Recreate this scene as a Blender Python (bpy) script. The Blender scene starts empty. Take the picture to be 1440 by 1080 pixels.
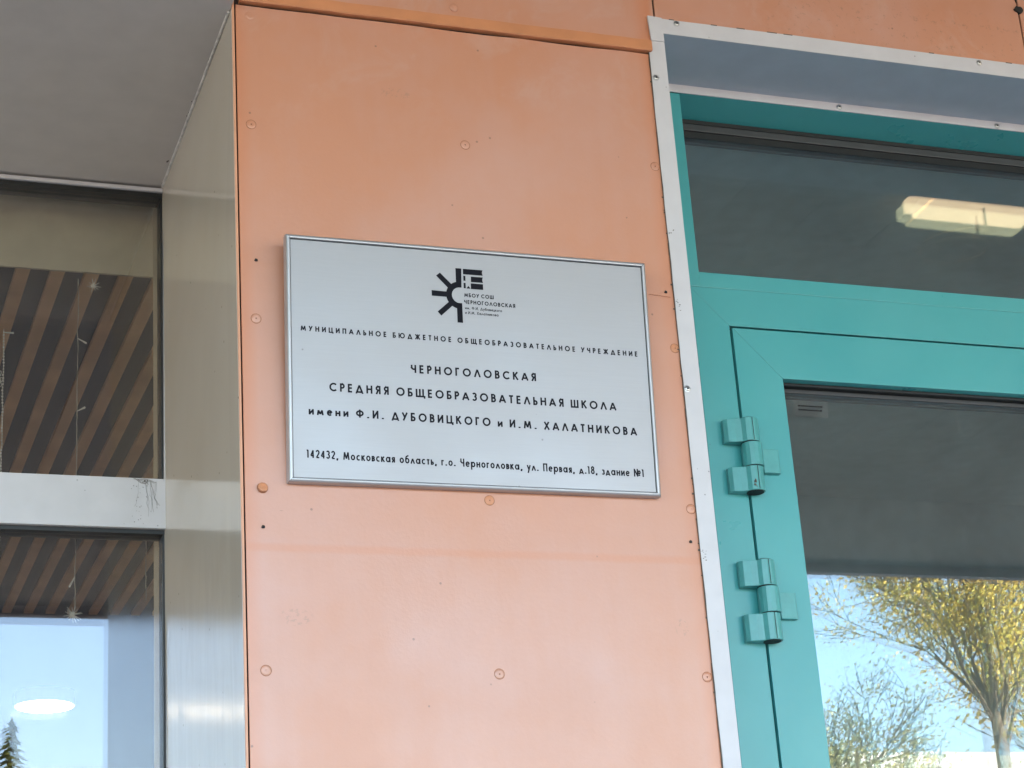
import bpy, bmesh, math, random
from mathutils import Vector, Matrix
random.seed(7)
S = bpy.context.scene
COL = S.collection
PI = math.pi

# ------------------------------------------------------------------ camera
# axes measured from the vanishing points of the photograph
RIGHT = Vector((0.9432, -0.3255, -0.0660)).normalized()
FWD = Vector((0.3270, 0.8753, 0.3562)).normalized()
UP = RIGHT.cross(FWD).normalized()
RIGHT = FWD.cross(UP).normalized()
cam = bpy.data.cameras.new('camera')
cam.sensor_width = 36.0
cam.lens = 70.55
cam.clip_start = 0.05
cam.clip_end = 2000
co = bpy.data.objects.new('camera', cam)
COL.objects.link(co)
M = Matrix((RIGHT, UP, -FWD)).transposed().to_4x4()
M.translation = Vector((0.0, -2.7393, 1.6))
co.matrix_world = M
S.camera = co

# ------------------------------------------------------------------ light
EXPOSURE = 3.06
SUN_EL, SUN_ROT = 34.0, 38.0
S.view_settings.view_transform = 'Standard'
S.view_settings.look = 'None'
S.view_settings.gamma = 1.0
S.view_settings.use_curve_mapping = False
S.view_settings.exposure = EXPOSURE
W = bpy.data.worlds.new('World')
S.world = W
W.use_nodes = True
wn = W.node_tree.nodes
wl = W.node_tree.links
sky = wn.new('ShaderNodeTexSky')
sky.sky_type = 'NISHITA'
sky.sun_disc = False
sky.sun_elevation = math.radians(SUN_EL)
sky.sun_rotation = math.radians(SUN_ROT)
sky.air_density = 1.0
sky.dust_density = 1.2
wl.new(sky.outputs[0], wn['Background'].inputs[0])
wn['Background'].inputs[1].default_value = 0.15
sun = bpy.data.lights.new('sun', 'SUN')
sun.energy = 4.4
sun.angle = math.radians(0.5)
sun.color = (1.0, 0.90, 0.76)
so = bpy.data.objects.new('sun', sun)
COL.objects.link(so)
sd = Vector((math.sin(math.radians(SUN_ROT)) * math.cos(math.radians(SUN_EL)),
             math.cos(math.radians(SUN_ROT)) * math.cos(math.radians(SUN_EL)),
             math.sin(math.radians(SUN_EL))))
so.rotation_euler = sd.to_track_quat('Z', 'Y').to_euler()

# ------------------------------------------------------------------ materials
def newmat(name):
    m = bpy.data.materials.new(name)
    m.use_nodes = True
    nt = m.node_tree
    return m, nt, nt.nodes['Principled BSDF']

class NT:
    """small helper to write node trees compactly"""
    def __init__(s, nt):
        s.nt = nt
        s.geo = nt.nodes.new('ShaderNodeNewGeometry')
        s.pos = s.geo.outputs['Position']
    def link(s, a, b):
        s.nt.links.new(a, b)
    def mapping(s, scale=(1, 1, 1), rot=(0, 0, 0), vec=None):
        n = s.nt.nodes.new('ShaderNodeMapping')
        n.inputs['Scale'].default_value = scale
        n.inputs['Rotation'].default_value = rot
        s.link(vec or s.pos, n.inputs['Vector'])
        return n.outputs[0]
    def noise(s, scale, detail=4, rough=0.55, vec=None, dist=0.0):
        n = s.nt.nodes.new('ShaderNodeTexNoise')
        n.inputs['Scale'].default_value = scale
        n.inputs['Detail'].default_value = detail
        n.inputs['Roughness'].default_value = rough
        n.inputs['Distortion'].default_value = dist
        s.link(vec or s.pos, n.inputs['Vector'])
        return n.outputs['Fac']
    def voro(s, scale, vec=None, feature='F1'):
        n = s.nt.nodes.new('ShaderNodeTexVoronoi')
        n.feature = feature
        n.inputs['Scale'].default_value = scale
        s.link(vec or s.pos, n.inputs['Vector'])
        return n.outputs['Distance']
    def ramp(s, fac, lo, hi, a=0.0, b=1.0):
        n = s.nt.nodes.new('ShaderNodeMapRange')
        n.inputs['From Min'].default_value = lo
        n.inputs['From Max'].default_value = hi
        n.inputs['To Min'].default_value = a
        n.inputs['To Max'].default_value = b
        s.link(fac, n.inputs['Value'])
        return n.outputs[0]
    def math(s, op, a, b=None, clamp=False):
        n = s.nt.nodes.new('ShaderNodeMath')
        n.operation = op
        n.use_clamp = clamp
        for i, v in enumerate((a, b)):
            if v is None:
                continue
            if isinstance(v, (int, float)):
                n.inputs[i].default_value = v
            else:
                s.link(v, n.inputs[i])
        return n.outputs[0]
    def mix(s, fac, a, b, blend='MIX'):
        n = s.nt.nodes.new('ShaderNodeMix')
        n.data_type = 'RGBA'
        n.blend_type = blend
        for idx, v in ((0, fac), (6, a), (7, b)):
            if isinstance(v, (int, float)):
                n.inputs[idx].default_value = v
            elif isinstance(v, tuple):
                n.inputs[idx].default_value = (*v, 1.0) if len(v) == 3 else v
            else:
                s.link(v, n.inputs[idx])
        return n.outputs[2]
    def xyz(s):
        n = s.nt.nodes.new('ShaderNodeSeparateXYZ')
        s.link(s.pos, n.inputs[0])
        return n.outputs
    def bump(s, h, strength, dist, bsdf):
        n = s.nt.nodes.new('ShaderNodeBump')
        n.inputs['Strength'].default_value = strength
        n.inputs['Distance'].default_value = dist
        s.link(h, n.inputs['Height'])
        s.link(n.outputs[0], bsdf.inputs['Normal'])
        return n

def simple(name, col, rough=0.5, metal=0.0, var=0.08, scale=18, bump=0.0, spec=0.5, speck=0.0, speck_scale=45, coat=0.0):
    m, nt, b = newmat(name)
    h = NT(nt)
    f = h.noise(scale, 5)
    c = h.mix(h.ramp(f, 0.3, 0.7), tuple(x * (1 - var) for x in col), tuple(min(1, x * (1 + var)) for x in col))
    if speck > 0:
        v = h.voro(speck_scale)
        gate = h.math('GREATER_THAN', h.noise(7, 2), 0.56)
        msk = h.math('MULTIPLY', h.math('MULTIPLY', h.ramp(v, 0.05, 0.085, 1, 0), gate), speck)
        c = h.mix(msk, c, (0.05, 0.04, 0.03))
    h.link(c, b.inputs['Base Color'])
    b.inputs['Roughness'].default_value = rough
    b.inputs['Metallic'].default_value = metal
    b.inputs['Specular IOR Level'].default_value = spec
    b.inputs['Coat Weight'].default_value = coat
    b.inputs['Coat Roughness'].default_value = 0.12
    if bump:
        h.bump(h.noise(scale * 6, 3), bump, 0.001, b)
    return m

def orange_material():
    m, nt, b = newmat('orange_cladding_paint')
    h = NT(nt)
    x, y, z = h.xyz()
    base, pink, deep = (0.575, 0.250, 0.140), (0.575, 0.300, 0.220), (0.60, 0.205, 0.080)
    n1 = h.noise(2.3, 5, 0.6)
    n2 = h.noise(9.0, 4, 0.6, h.mapping((1, 1, 0.35)))
    c = h.mix(h.ramp(n1, 0.42, 0.68), base, pink)
    c = h.mix(h.math('MULTIPLY', h.ramp(n2, 0.48, 0.72), 0.45), c, pink)
    chalk = h.math('MULTIPLY', h.ramp(h.noise(7.5, 5, 0.7, None, 0.6), 0.52, 0.68), h.ramp(z, 3.08, 3.28))
    c = h.mix(h.math('MULTIPLY', chalk, 0.30), c, (0.60, 0.40, 0.33))
    drip = h.ramp(h.noise(30, 3, 0.6, h.mapping((1, 1, 0.035))), 0.50, 0.70)
    c = h.mix(h.math('MULTIPLY', drip, 0.08), c, (0.50, 0.20, 0.10))
    # unfaded paint in the rectangle an earlier plaque covered, with a line along its lower edge
    wob = h.math('MULTIPLY', h.math('SUBTRACT', h.noise(14, 2), 0.5), 0.006)
    zz = h.math('ADD', z, wob)
    line = h.math('MULTIPLY', h.ramp(h.math('ABSOLUTE', h.math('SUBTRACT', zz, 2.437)), 0.003, 0.0085, 1, 0), 0.36)
    c = h.mix(line, c, deep)
    rect = h.math('MULTIPLY', h.ramp(zz, 2.437, 2.455), h.ramp(zz, 2.885, 2.892, 1, 0))
    c = h.mix(h.math('MULTIPLY', rect, 0.18), c, base)
    # deeper tone beside joints and trims
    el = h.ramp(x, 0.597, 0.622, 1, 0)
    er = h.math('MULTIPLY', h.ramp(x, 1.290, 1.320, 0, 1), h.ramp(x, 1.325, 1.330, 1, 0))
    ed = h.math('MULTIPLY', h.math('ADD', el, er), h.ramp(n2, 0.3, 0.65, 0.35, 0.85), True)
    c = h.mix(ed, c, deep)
    # flyspecks and short scratches
    v = h.voro(26)
    gate = h.math('GREATER_THAN', h.noise(11, 1), 0.53)
    spk = h.math('MULTIPLY', h.math('MULTIPLY', h.ramp(v, 0.035, 0.06, 1, 0), gate), 0.6)
    c = h.mix(spk, c, (0.12, 0.045, 0.02))
    sc = h.voro(7, h.mapping((1, 1, 3.2), (0, 0.6, 0)))
    c = h.mix(h.math('MULTIPLY', h.ramp(sc, 0.012, 0.022, 1, 0), 0.35), c, (0.22, 0.09, 0.04))
    # rough grubby patch over the doorway
    g = h.math('MULTIPLY', h.ramp(z, 3.40, 3.43), h.ramp(z, 3.48, 3.53, 1, 0))
    g = h.math('MULTIPLY', g, h.math('MULTIPLY', h.ramp(x, 1.5, 1.6), h.ramp(h.noise(75, 5, 0.75), 0.57, 0.68)))
    c = h.mix(h.math('MULTIPLY', g, 0.5), c, (0.16, 0.09, 0.045))
    scr = h.noise(150, 3, 0.7)
    for cx, cz, rx, rz in ((0.668, 2.334, 0.026, 0.013), (1.272, 2.330, 0.012, 0.014), (0.86, 3.21, 0.03, 0.01)):
        dx = h.math('DIVIDE', h.math('SUBTRACT', x, cx), rx); dz = h.math('DIVIDE', h.math('SUBTRACT', z, cz), rz)
        dd = h.math('ADD', h.math('MULTIPLY', dx, dx), h.math('MULTIPLY', dz, dz))
        mk = h.math('MULTIPLY', h.ramp(dd, 0.7, 1.1, 1, 0), h.ramp(scr, 0.53, 0.60))
        c = h.mix(h.math('MULTIPLY', mk, 0.30), c, (0.26, 0.16, 0.10))
    h.link(c, b.inputs['Base Color'])
    h.link(h.ramp(h.noise(6, 4), 0.3, 0.7, 0.34, 0.44), b.inputs['Roughness'])
    b.inputs['Specular IOR Level'].default_value = 1.0
    b.inputs['IOR'].default_value = 1.56
    hh = h.math('ADD', h.math('MULTIPLY', h.noise(3.0, 2), 3.0), h.math('MULTIPLY', h.noise(170, 3), 0.30))
    h.bump(hh, 0.5, 0.0012, b)
    return m

def glass_material(name, tint, f0=0.045, wave=0.0, dust_veil=1.0):
    m = bpy.data.materials.new(name)
    m.use_nodes = True
    nt = m.node_tree
    nt.nodes.remove(nt.nodes['Principled BSDF'])
    out = nt.nodes['Material Output']
    h = NT(nt)
    tr = nt.nodes.new('ShaderNodeBsdfTransparent')
    tr.inputs[0].default_value = (*tint, 1)
    gl = nt.nodes.new('ShaderNodeBsdfGlossy')
    gl.inputs['Roughness'].default_value = 0.0
    gl.inputs['Color'].default_value = (1.0, 0.98, 0.985, 1)
    lw = nt.nodes.new('ShaderNodeLayerWeight')
    p = h.math('POWER', lw.outputs['Facing'], 5.0)
    fac = h.math('ADD', h.math('MULTIPLY', p, 1 - f0), f0, True)
    mx = nt.nodes.new('ShaderNodeMixShader')
    h.link(fac, mx.inputs[0]); h.link(tr.outputs[0], mx.inputs[1]); h.link(gl.outputs[0], mx.inputs[2])
    if wave:
        bm = nt.nodes.new('ShaderNodeBump')
        bm.inputs['Strength'].default_value = 1.0
        bm.inputs['Distance'].default_value = wave
        h.link(h.noise(2.2, 1, 0.4), bm.inputs['Height'])
        h.link(bm.outputs[0], gl.inputs['Normal'])
    last = mx
    # pale veil over the glass, drawn as a film of dust
    df = nt.nodes.new('ShaderNodeBsdfDiffuse')
    df.inputs['Color'].default_value = (0.47, 0.50, 0.50, 1)
    mx2 = nt.nodes.new('ShaderNodeMixShader')
    dust_veil = h.ramp(h.noise(5, 5, 0.65), 0.35, 0.75, 0.0006 * dust_veil, 0.004 * dust_veil)
    v = h.math('MULTIPLY', h.ramp(h.voro(19), 0.018, 0.03, 1, 0), 0.12)
    h.link(h.math('ADD', dust_veil, v), mx2.inputs[0])
    h.link(last.outputs[0], mx2.inputs[1]); h.link(df.outputs[0], mx2.inputs[2])
    h.link(mx2.outputs[0], out.inputs['Surface'])
    return m

def reveal_material():
    m, nt, b = newmat('lacquered_grey_sheet')
    h = NT(nt)
    x, y, z = h.xyz()
    n = h.noise(3, 3)
    c = h.mix(h.ramp(n, 0.3, 0.7), (0.60, 0.515, 0.42), (0.64, 0.56, 0.475))
    # wiping streaks in the lower half
    st = h.noise(26, 5, 0.65, h.mapping((1, 0.6, 0.11), (0.30, 0, 0)), 1.6)
    low = h.ramp(z, 2.42, 2.58, 1, 0)
    s = h.math('MULTIPLY', h.ramp(st, 0.42, 0.66), low)
    c = h.mix(h.math('MULTIPLY', s, 0.28), c, (0.44, 0.38, 0.32))
    v = h.voro(21)
    c = h.mix(h.math('MULTIPLY', h.ramp(v, 0.03, 0.05, 1, 0), 0.6), c, (0.07, 0.06, 0.05))
    h.link(c, b.inputs['Base Color'])
    b.inputs['Metallic'].default_value = 0.0
    h.link(h.math('ADD', h.math('MULTIPLY', s, 0.03), 0.13), b.inputs['Roughness'])
    b.inputs['Specular IOR Level'].default_value = 0.9
    h.bump(h.noise(4, 2), 0.5, 0.0015, b)
    return m

def brushed_plate():
    m, nt, b = newmat('brushed_aluminium_sheet')
    h = NT(nt)
    s = h.noise(60, 4, 0.6, h.mapping((0.25, 1, 9)))
    big = h.noise(5, 4)
    c = h.mix(h.ramp(s, 0.3, 0.7), (0.385, 0.382, 0.395), (0.400, 0.397, 0.410))
    c = h.mix(h.math('MULTIPLY', h.ramp(big, 0.4, 0.7), 0.2), c, (0.37, 0.366, 0.38))
    v = h.voro(30)
    gate = h.math('GREATER_THAN', h.noise(9, 1), 0.56)
    c = h.mix(h.math('MULTIPLY', h.math('MULTIPLY', h.ramp(v, 0.03, 0.06, 1, 0), gate), 0.5), c, (0.12, 0.11, 0.10))
    h.link(c, b.inputs['Base Color'])
    b.inputs['Metallic'].default_value = 0.35
    h.link(h.ramp(big, 0.3, 0.7, 0.31, 0.44), b.inputs['Roughness'])
    return m

def teal_material():
    m, nt, b = newmat('teal_powder_coat')
    h = NT(nt)
    n = h.noise(5, 4)
    c = h.mix(h.ramp(n, 0.3, 0.7), (0.052, 0.330, 0.340), (0.066, 0.362, 0.362))
    v = h.voro(24)
    gate = h.math('GREATER_THAN', h.noise(10, 1), 0.58)
    c = h.mix(h.math('MULTIPLY', h.math('MULTIPLY', h.ramp(v, 0.03, 0.055, 1, 0), gate), 0.5), c, (0.02, 0.07, 0.07))
    h.link(c, b.inputs['Base Color'])
    h.link(h.ramp(h.noise(8, 4), 0.3, 0.7, 0.27, 0.36), b.inputs['Roughness'])
    b.inputs['Specular IOR Level'].default_value = 0.75
    h.bump(h.math('ADD', h.noise(4, 1), h.math('MULTIPLY', h.noise(260, 2), 0.05)), 0.4, 0.0012, b)
    return m

def emit(name, col, strength):
    m = bpy.data.materials.new(name)
    m.use_nodes = True
    nt = m.node_tree
    b = nt.nodes['Principled BSDF']
    b.inputs['Base Color'].default_value = (*[min(1, c) * 0.8 for c in col], 1)
    b.inputs['Emission Color'].default_value = (*col, 1)
    b.inputs['Emission Strength'].default_value = strength
    return m

MAT = dict(
    orange=orange_material(),
    orange_cap=simple('orange_cap_paint', (0.62, 0.27, 0.14), 0.38, var=0.10, scale=60),
    ledge=simple('orange_trim_paint', (0.60, 0.25, 0.115), 0.36, speck=0.5),
    edge=simple('pale_orange_trim', (0.66, 0.33, 0.20), 0.35),
    dark=simple('dark_backing', (0.030, 0.016, 0.012), 0.8),
    joint=simple('black_joint', (0.012, 0.011, 0.010), 0.7),
    white=simple('white_painted_sheet', (0.60, 0.585, 0.60), 0.36, speck=0.55, speck_scale=55, var=0.04),
    header=simple('shaded_white_sheet', (0.43, 0.47, 0.53), 0.42, var=0.05, bump=0.2),  # white sheet greyed and blued for the shade under the header
    teal=teal_material(),
    hinge=simple('teal_hinge_paint', (0.075, 0.34, 0.33), 0.33, var=0.08, scale=50, spec=0.7),
    rubber=simple('black_rubber', (0.010, 0.011, 0.012), 0.45),
    seal=simple('dark_grey_seal', (0.05, 0.052, 0.055), 0.35),
    steel=simple('screw_steel', (0.55, 0.55, 0.54), 0.28, metal=0.9),
    soffit=simple('grey_recess_ceiling', (0.56, 0.52, 0.48), 0.5, var=0.04, speck=0.7, speck_scale=14),
    reveal=reveal_material(),
    plate=brushed_plate(),
    frame_al=simple('satin_aluminium', (0.46, 0.46, 0.475), 0.36, metal=0.55, var=0.06),
    ink=simple('black_print', (0.008, 0.009, 0.014), 0.7, var=0.0, spec=0.15),
    slat=simple('timber_slat', (0.80, 0.49, 0.25), 0.6, var=0.15, scale=9),
    void=simple('dark_ceiling_void', (0.008, 0.010, 0.016), 0.8),
    beige=simple('beige_interior_plaster', (0.50, 0.43, 0.32), 0.7),
    inwall=simple('interior_wall_paint', (0.36, 0.36, 0.33), 0.75),
    vest=simple('vestibule_paint', (0.66, 0.76, 0.82), 0.8),
    infloor=simple('interior_floor', (0.50, 0.42, 0.34), 0.5),
    canopy=simple('canopy_soffit_sheet', (0.235, 0.245, 0.25), 0.5, var=0.08, scale=1.5),
    fascia=simple('canopy_fascia', (0.55, 0.60, 0.68), 0.5),
    wire=simple('pale_wire', (0.55, 0.50, 0.42), 0.6),
    star=simple('silver_tinsel', (0.75, 0.72, 0.66), 0.4, metal=0.2),
    web_shade=simple('cobweb_dirt_shade', (0.12, 0.10, 0.08), 0.9),  # dirt colour, also used for the painted shadow sliver at the trim
    bark=simple('bark', (0.19, 0.15, 0.11), 0.9, var=0.3),
    render=simple('building_render', (0.55, 0.36, 0.26), 0.8, var=0.05, scale=0.6),
    pale=simple('pale_render', (0.62, 0.62, 0.60), 0.8, var=0.06, scale=0.4),
    roof=simple('grey_roof_felt', (0.12, 0.12, 0.12), 0.9),
    sticker=simple('clear_sticker_film', (0.30, 0.31, 0.31), 0.4),
    glassL=glass_material('window_glass', (0.95, 0.95, 0.94), 0.065, 0.00006),
    glassD=glass_material('door_glass', (0.88, 0.95, 0.95), 0.086, 0.00005, dust_veil=7.0),  # heavier film lightens the door glass with a pale veil
    winfar=simple('far_window_glass', (0.05, 0.06, 0.07), 0.1),
)

def ground_material(name, col, sc):
    m, nt, b = newmat(name)
    h = NT(nt)
    c = h.mix(h.ramp(h.noise(sc, 6, 0.6), 0.3, 0.7), tuple(v * 0.75 for v in col), tuple(v * 1.25 for v in col))
    h.link(c, b.inputs['Base Color'])
    b.inputs['Roughness'].default_value = 0.9
    return m

def leaf_material(name, c1, c2):
    m, nt, b = newmat(name)
    h = NT(nt)
    c = h.mix(h.ramp(h.noise(1.7, 4, 0.7), 0.4, 0.62), c1, c2)
    h.link(c, b.inputs['Base Color'])
    b.inputs['Roughness'].default_value = 0.6
    b.inputs['Transmission Weight'].default_value = 0.0
    tl = nt.nodes.new('ShaderNodeBsdfTranslucent')
    h.link(c, tl.inputs[0])
    mx = nt.nodes.new('ShaderNodeMixShader')
    mx.inputs[0].default_value = 0.4
    h.link(b.outputs[0], mx.inputs[1]); h.link(tl.outputs[0], mx.inputs[2])
    h.link(mx.outputs[0], nt.nodes['Material Output'].inputs['Surface'])
    return m

sm_, nt_, b_ = newmat('sticker_film')
b_.inputs['Base Color'].default_value = (0.4, 0.42, 0.42, 1)
b_.inputs['Alpha'].default_value = 0.05
MAT['sticker'] = sm_

# ------------------------------------------------------------------ helpers
def tag(o, label=None, cat=None, group=None, kind=None):
    if label: o['label'] = label
    if cat: o['category'] = cat
    if group: o['group'] = group
    if kind: o['kind'] = kind
    return o

def thing(name, loc, label, cat, group=None):
    o = bpy.data.objects.new(name, None)
    COL.objects.link(o)
    o.location = loc
    o.empty_display_size = 0.1
    return tag(o, label, cat, group)

def world_of(p):
    return Matrix.Translation(p.location) if p is not None else Matrix.Identity(4)

def attach(o, parent):
    COL.objects.link(o)
    if parent is not None:
        o.parent = parent
        m = Matrix.Identity(4)
        p = parent
        chain = []
        while p is not None:
            chain.append(p)
            p = p.parent
        # world matrix of the parent: only the top Empty (and located sub-meshes) carry a translation
        w = Matrix.Identity(4)
        for q in reversed(chain):
            w = w @ q.matrix_parent_inverse @ Matrix.Translation(q.location)
        o.matrix_parent_inverse = w.inverted()
    return o

class Mesh:
    def __init__(s):
        s.v = []; s.f = []
    def box(s, x0, x1, y0, y1, z0, z1):
        b = len(s.v)
        s.v += [(x0, y0, z0), (x1, y0, z0), (x1, y1, z0), (x0, y1, z0), (x0, y0, z1), (x1, y0, z1), (x1, y1, z1), (x0, y1, z1)]
        s.f += [tuple(b + i for i in q) for q in ((0, 3, 2, 1), (4, 5, 6, 7), (0, 1, 5, 4), (1, 2, 6, 5), (2, 3, 7, 6), (3, 0, 4, 7))]
        return s
    def hexa(s, pts):
        b = len(s.v)
        s.v += [tuple(p) for p in pts]
        s.f += [tuple(b + i for i in q) for q in ((0, 3, 2, 1), (4, 5, 6, 7), (0, 1, 5, 4), (1, 2, 6, 5), (2, 3, 7, 6), (3, 0, 4, 7))]
        return s
    def poly(s, pts):
        b = len(s.v)
        s.v += [tuple(p) for p in pts]
        s.f.append(tuple(range(b, b + len(pts))))
        return s
    def prism(s, poly, z0, z1, axis='z'):
        """extrude a 2-D polygon; axis z: poly in xy, axis y: poly in xz"""
        b = len(s.v); n = len(poly)
        for t in (z0, z1):
            for p in poly:
                s.v.append((p[0], p[1], t) if axis == 'z' else (p[0], t, p[1]))
        s.f.append(tuple(range(b, b + n)))
        s.f.append(tuple(range(b + 2 * n - 1, b + n - 1, -1)))
        for i in range(n):
            j = (i + 1) % n
            s.f.append((b + i, b + n + i, b + n + j, b + j))
        return s
    def tube(s, pts, radii, n=6):
        pts = [Vector(p) for p in pts]
        rings = []
        for i, p in enumerate(pts):
            d = (pts[min(i + 1, len(pts) - 1)] - pts[max(i - 1, 0)]).normalized()
            a = d.cross(Vector((0, 0, 1)))
            if a.length < 0.05:
                a = d.cross(Vector((1, 0, 0)))
            a.normalize(); c = d.cross(a)
            r = radii[i] if isinstance(radii, (list, tuple)) else radii
            ring = []
            for k in range(n):
                t = 2 * PI * k / n
                ring.append(len(s.v))
                s.v.append(tuple(p + (a * math.cos(t) + c * math.sin(t)) * r))
            rings.append(ring)
        for r0, r1 in zip(rings, rings[1:]):
            for k in range(n):
                s.f.append((r0[k], r0[(k + 1) % n], r1[(k + 1) % n], r1[k]))
        s.f.append(tuple(rings[0][::-1])); s.f.append(tuple(rings[-1]))
        return s
    def build(s, name, mat, parent=None, bevel=0.0, smooth=False, recalc=True, seg=2):
        me = bpy.data.meshes.new(name)
        me.from_pydata(s.v, [], s.f)
        if recalc or bevel:
            bm = bmesh.new(); bm.from_mesh(me)
            if recalc:
                bmesh.ops.recalc_face_normals(bm, faces=bm.faces[:])
            if bevel:
                es = [e for e in bm.edges if len(e.link_faces) == 2 and e.calc_face_angle(0) > 0.5]
                bmesh.ops.bevel(bm, geom=es, offset=bevel, segments=seg, affect='EDGES', profile=0.6)
            bm.to_mesh(me); bm.free()
        if smooth:
            for p in me.polygons: p.use_smooth = True
            try:
                me.set_sharp_from_angle(angle=math.radians(38))
            except Exception:
                pass
        me.materials.append(MAT[mat] if isinstance(mat, str) else mat)
        o = bpy.data.objects.new(name, me)
        return attach(o, parent)

def place(mesh, name, parent, loc, rot=None):
    o = bpy.data.objects.new(name, mesh)
    attach(o, parent)
    o.location = loc
    if rot: o.rotation_euler = rot
    return o

def wavy_strip_x(z0, z1, x0, x1, y0, y1, amp, step, jit=0.3, sd=1):
    """vertical sheet strip with slightly uneven long edges, as a closed plate"""
    rnd = random.Random(sd)
    n = max(2, int((z1 - z0) / step))
    L = []; Rr = []
    for i in range(n + 1):
        z = z0 + (z1 - z0) * i / n
        L.append((x0 + rnd.uniform(-amp, amp), z)); Rr.append((x1 + rnd.uniform(-amp, amp) * jit, z))
    m = Mesh()
    for i in range(n):
        a, b, c, d = L[i], Rr[i], Rr[i + 1], L[i + 1]
        k = len(m.v)
        for yy in (y0, y1):
            m.v += [(a[0], yy, a[1]), (b[0], yy, b[1]), (c[0], yy, c[1]), (d[0], yy, d[1])]
        m.f += [(k, k + 1, k + 2, k + 3), (k + 7, k + 6, k + 5, k + 4), (k, k + 3, k + 7, k + 4), (k + 1, k + 5, k + 6, k + 2)]
        if i == 0: m.f.append((k, k + 4, k + 5, k + 1))
        if i == n - 1: m.f.append((k + 3, k + 2, k + 6, k + 7))
    return m

# ================================================================== SETTING
g = Mesh().box(-300, 300, -400, 300, -0.4, 0.0).build('ground', ground_material('leaf_strewn_ground', (0.15, 0.11, 0.06), 0.8))
tag(g, kind='structure')
g = Mesh().box(-16, 24, -15, 2.0, 0.0, 0.004).build('pavement', ground_material('concrete_paving', (0.32, 0.272, 0.228), 3))
tag(g, kind='structure')
g = Mesh().box(0.9, 4.2, -1.6, 0.10, 0.004, 0.34).box(0.9, 4.2, -2.0, -1.6, 0.004, 0.17).build('porch_step', ground_material('concrete_step', (0.36, 0.35, 0.33), 6), bevel=0.01)
tag(g, kind='structure')

# ------------------------------------------------------------------ school building mass behind the cladding
bld = thing('school_building', (4.0, 6.0, 0.0), 'orange rendered school block that carries the panelled entrance wall', 'building')
Mesh().box(-18, -1.502, 0.012, 0.70, 0, 8).build('outer_wall', 'render', bld)
Mesh().box(4.602, 24, 0.012, 0.70, 0, 8).build('outer_wall', 'render', bld)
Mesh().box(-1.5, 4.6, 0.30, 0.70, 3.78, 8).build('outer_wall', 'render', bld)
Mesh().box(-18, 24, 11.0, 11.3, 0, 8).build('outer_wall', 'render', bld)
Mesh().box(-18, -17.7, 0.702, 10.998, 0, 7.998).build('outer_wall', 'render', bld)
Mesh().box(23.7, 24, 0.702, 10.998, 0, 7.998).build('outer_wall', 'render', bld)
Mesh().box(-18.2, 24.2, -0.1, 11.5, 8.002, 8.3).build('roof', 'roof', bld)

# ------------------------------------------------------------------ orange cladding wall
wall = thing('cladding_wall', (0.96, 0.0, 0.0), 'orange painted metal panel wall between the recessed window and the turquoise door', 'wall')
Mesh().box(0.5975, 1.3335, 0.004, 0.66, 0.0, 3.90).build('backing', 'dark', wall)
Mesh().box(1.3335, 4.6, 0.004, 0.298, 3.40, 3.90).build('backing', 'dark', wall)
Mesh().box(-1.5, 0.5975, 0.004, 0.298, 3.345, 3.90).build('backing', 'dark', wall)
Mesh().box(2.62, 4.6, 0.004, 0.298, 0.0, 3.39).build('backing', 'dark', wall)

def panel(x0, x1, z0, z1, bulge=0.0, bow_top=0.0, sd=0):
    """cladding sheet, slightly dented, 4 mm thick with a small turned edge"""
    nx, nz = max(2, int((x1 - x0) / 0.06)), max(2, int((z1 - z0) / 0.06))
    rnd = random.Random(sd)
    m = Mesh()
    idx = {}
    for j in range(nz + 1):
        for i in range(nx + 1):
            u, v = i / nx, j / nz
            w = bulge * math.sin(PI * u) * math.sin(PI * v)
            zz = z0 + (z1 - z0) * v
            if j == nz and 0 < i < nx: zz += rnd.uniform(-bow_top, bow_top)
            idx[i, j] = len(m.v); m.v.append((x0 + (x1 - x0) * u, -w, zz))
    for j in range(nz):
        for i in range(nx):
            m.f.append((idx[i, j], idx[i + 1, j], idx[i + 1, j + 1], idx[i, j + 1]))
    k = len(m.v)
    edge = [(i, 0) for i in range(nx + 1)] + [(nx, j) for j in range(1, nz + 1)] + [(i, nz) for i in range(nx - 1, -1, -1)] + [(0, j) for j in range(nz - 1, 0, -1)]
    for e in edge:
        p = m.v[idx[e]]; m.v.append((p[0], 0.0035, p[2]))
    n = len(edge)
    for a in range(n):
        b = (a + 1) % n
        m.f.append((idx[edge[b]], idx[edge[a]], k + a, k + b))
    return m

p_main = panel(0.5978, 1.3250, 0.02, 3.3402, 0.0012, 0.0012, 3).build('cladding_panel', 'orange', wall, smooth=True, recalc=False)
p_topl = panel(0.6000, 1.3325, 3.3676, 3.88, 0.001, 0, 4).build('cladding_panel', 'orange', wall, smooth=True, recalc=False)
p_topr = panel(1.3362, 2.0868, 3.4000, 3.88, 0.001, 0, 5).build('cladding_panel', 'orange', wall, smooth=True, recalc=False)
p_far = panel(2.0905, 2.85, 3.4000, 3.88, 0.001, 0, 6).build('cladding_panel', 'orange', wall, smooth=True, recalc=False)
panel(2.853, 4.6, 3.4000, 3.88, 0.001, 0, 8).build('cladding_panel', 'orange', wall, smooth=True, recalc=False)
panel(2.62, 4.6, 0.02, 3.3965, 0.001, 0, 9).build('cladding_panel', 'orange', wall, smooth=True, recalc=False)
panel(-0.15, 0.5965, 3.3668, 3.88, 0.001, 0, 10).build('cladding_panel', 'orange', wall, smooth=True, recalc=False)
panel(-1.5, -0.153, 3.3668, 3.88, 0.001, 0, 11).build('cladding_panel', 'orange', wall, smooth=True, recalc=False)
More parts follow.
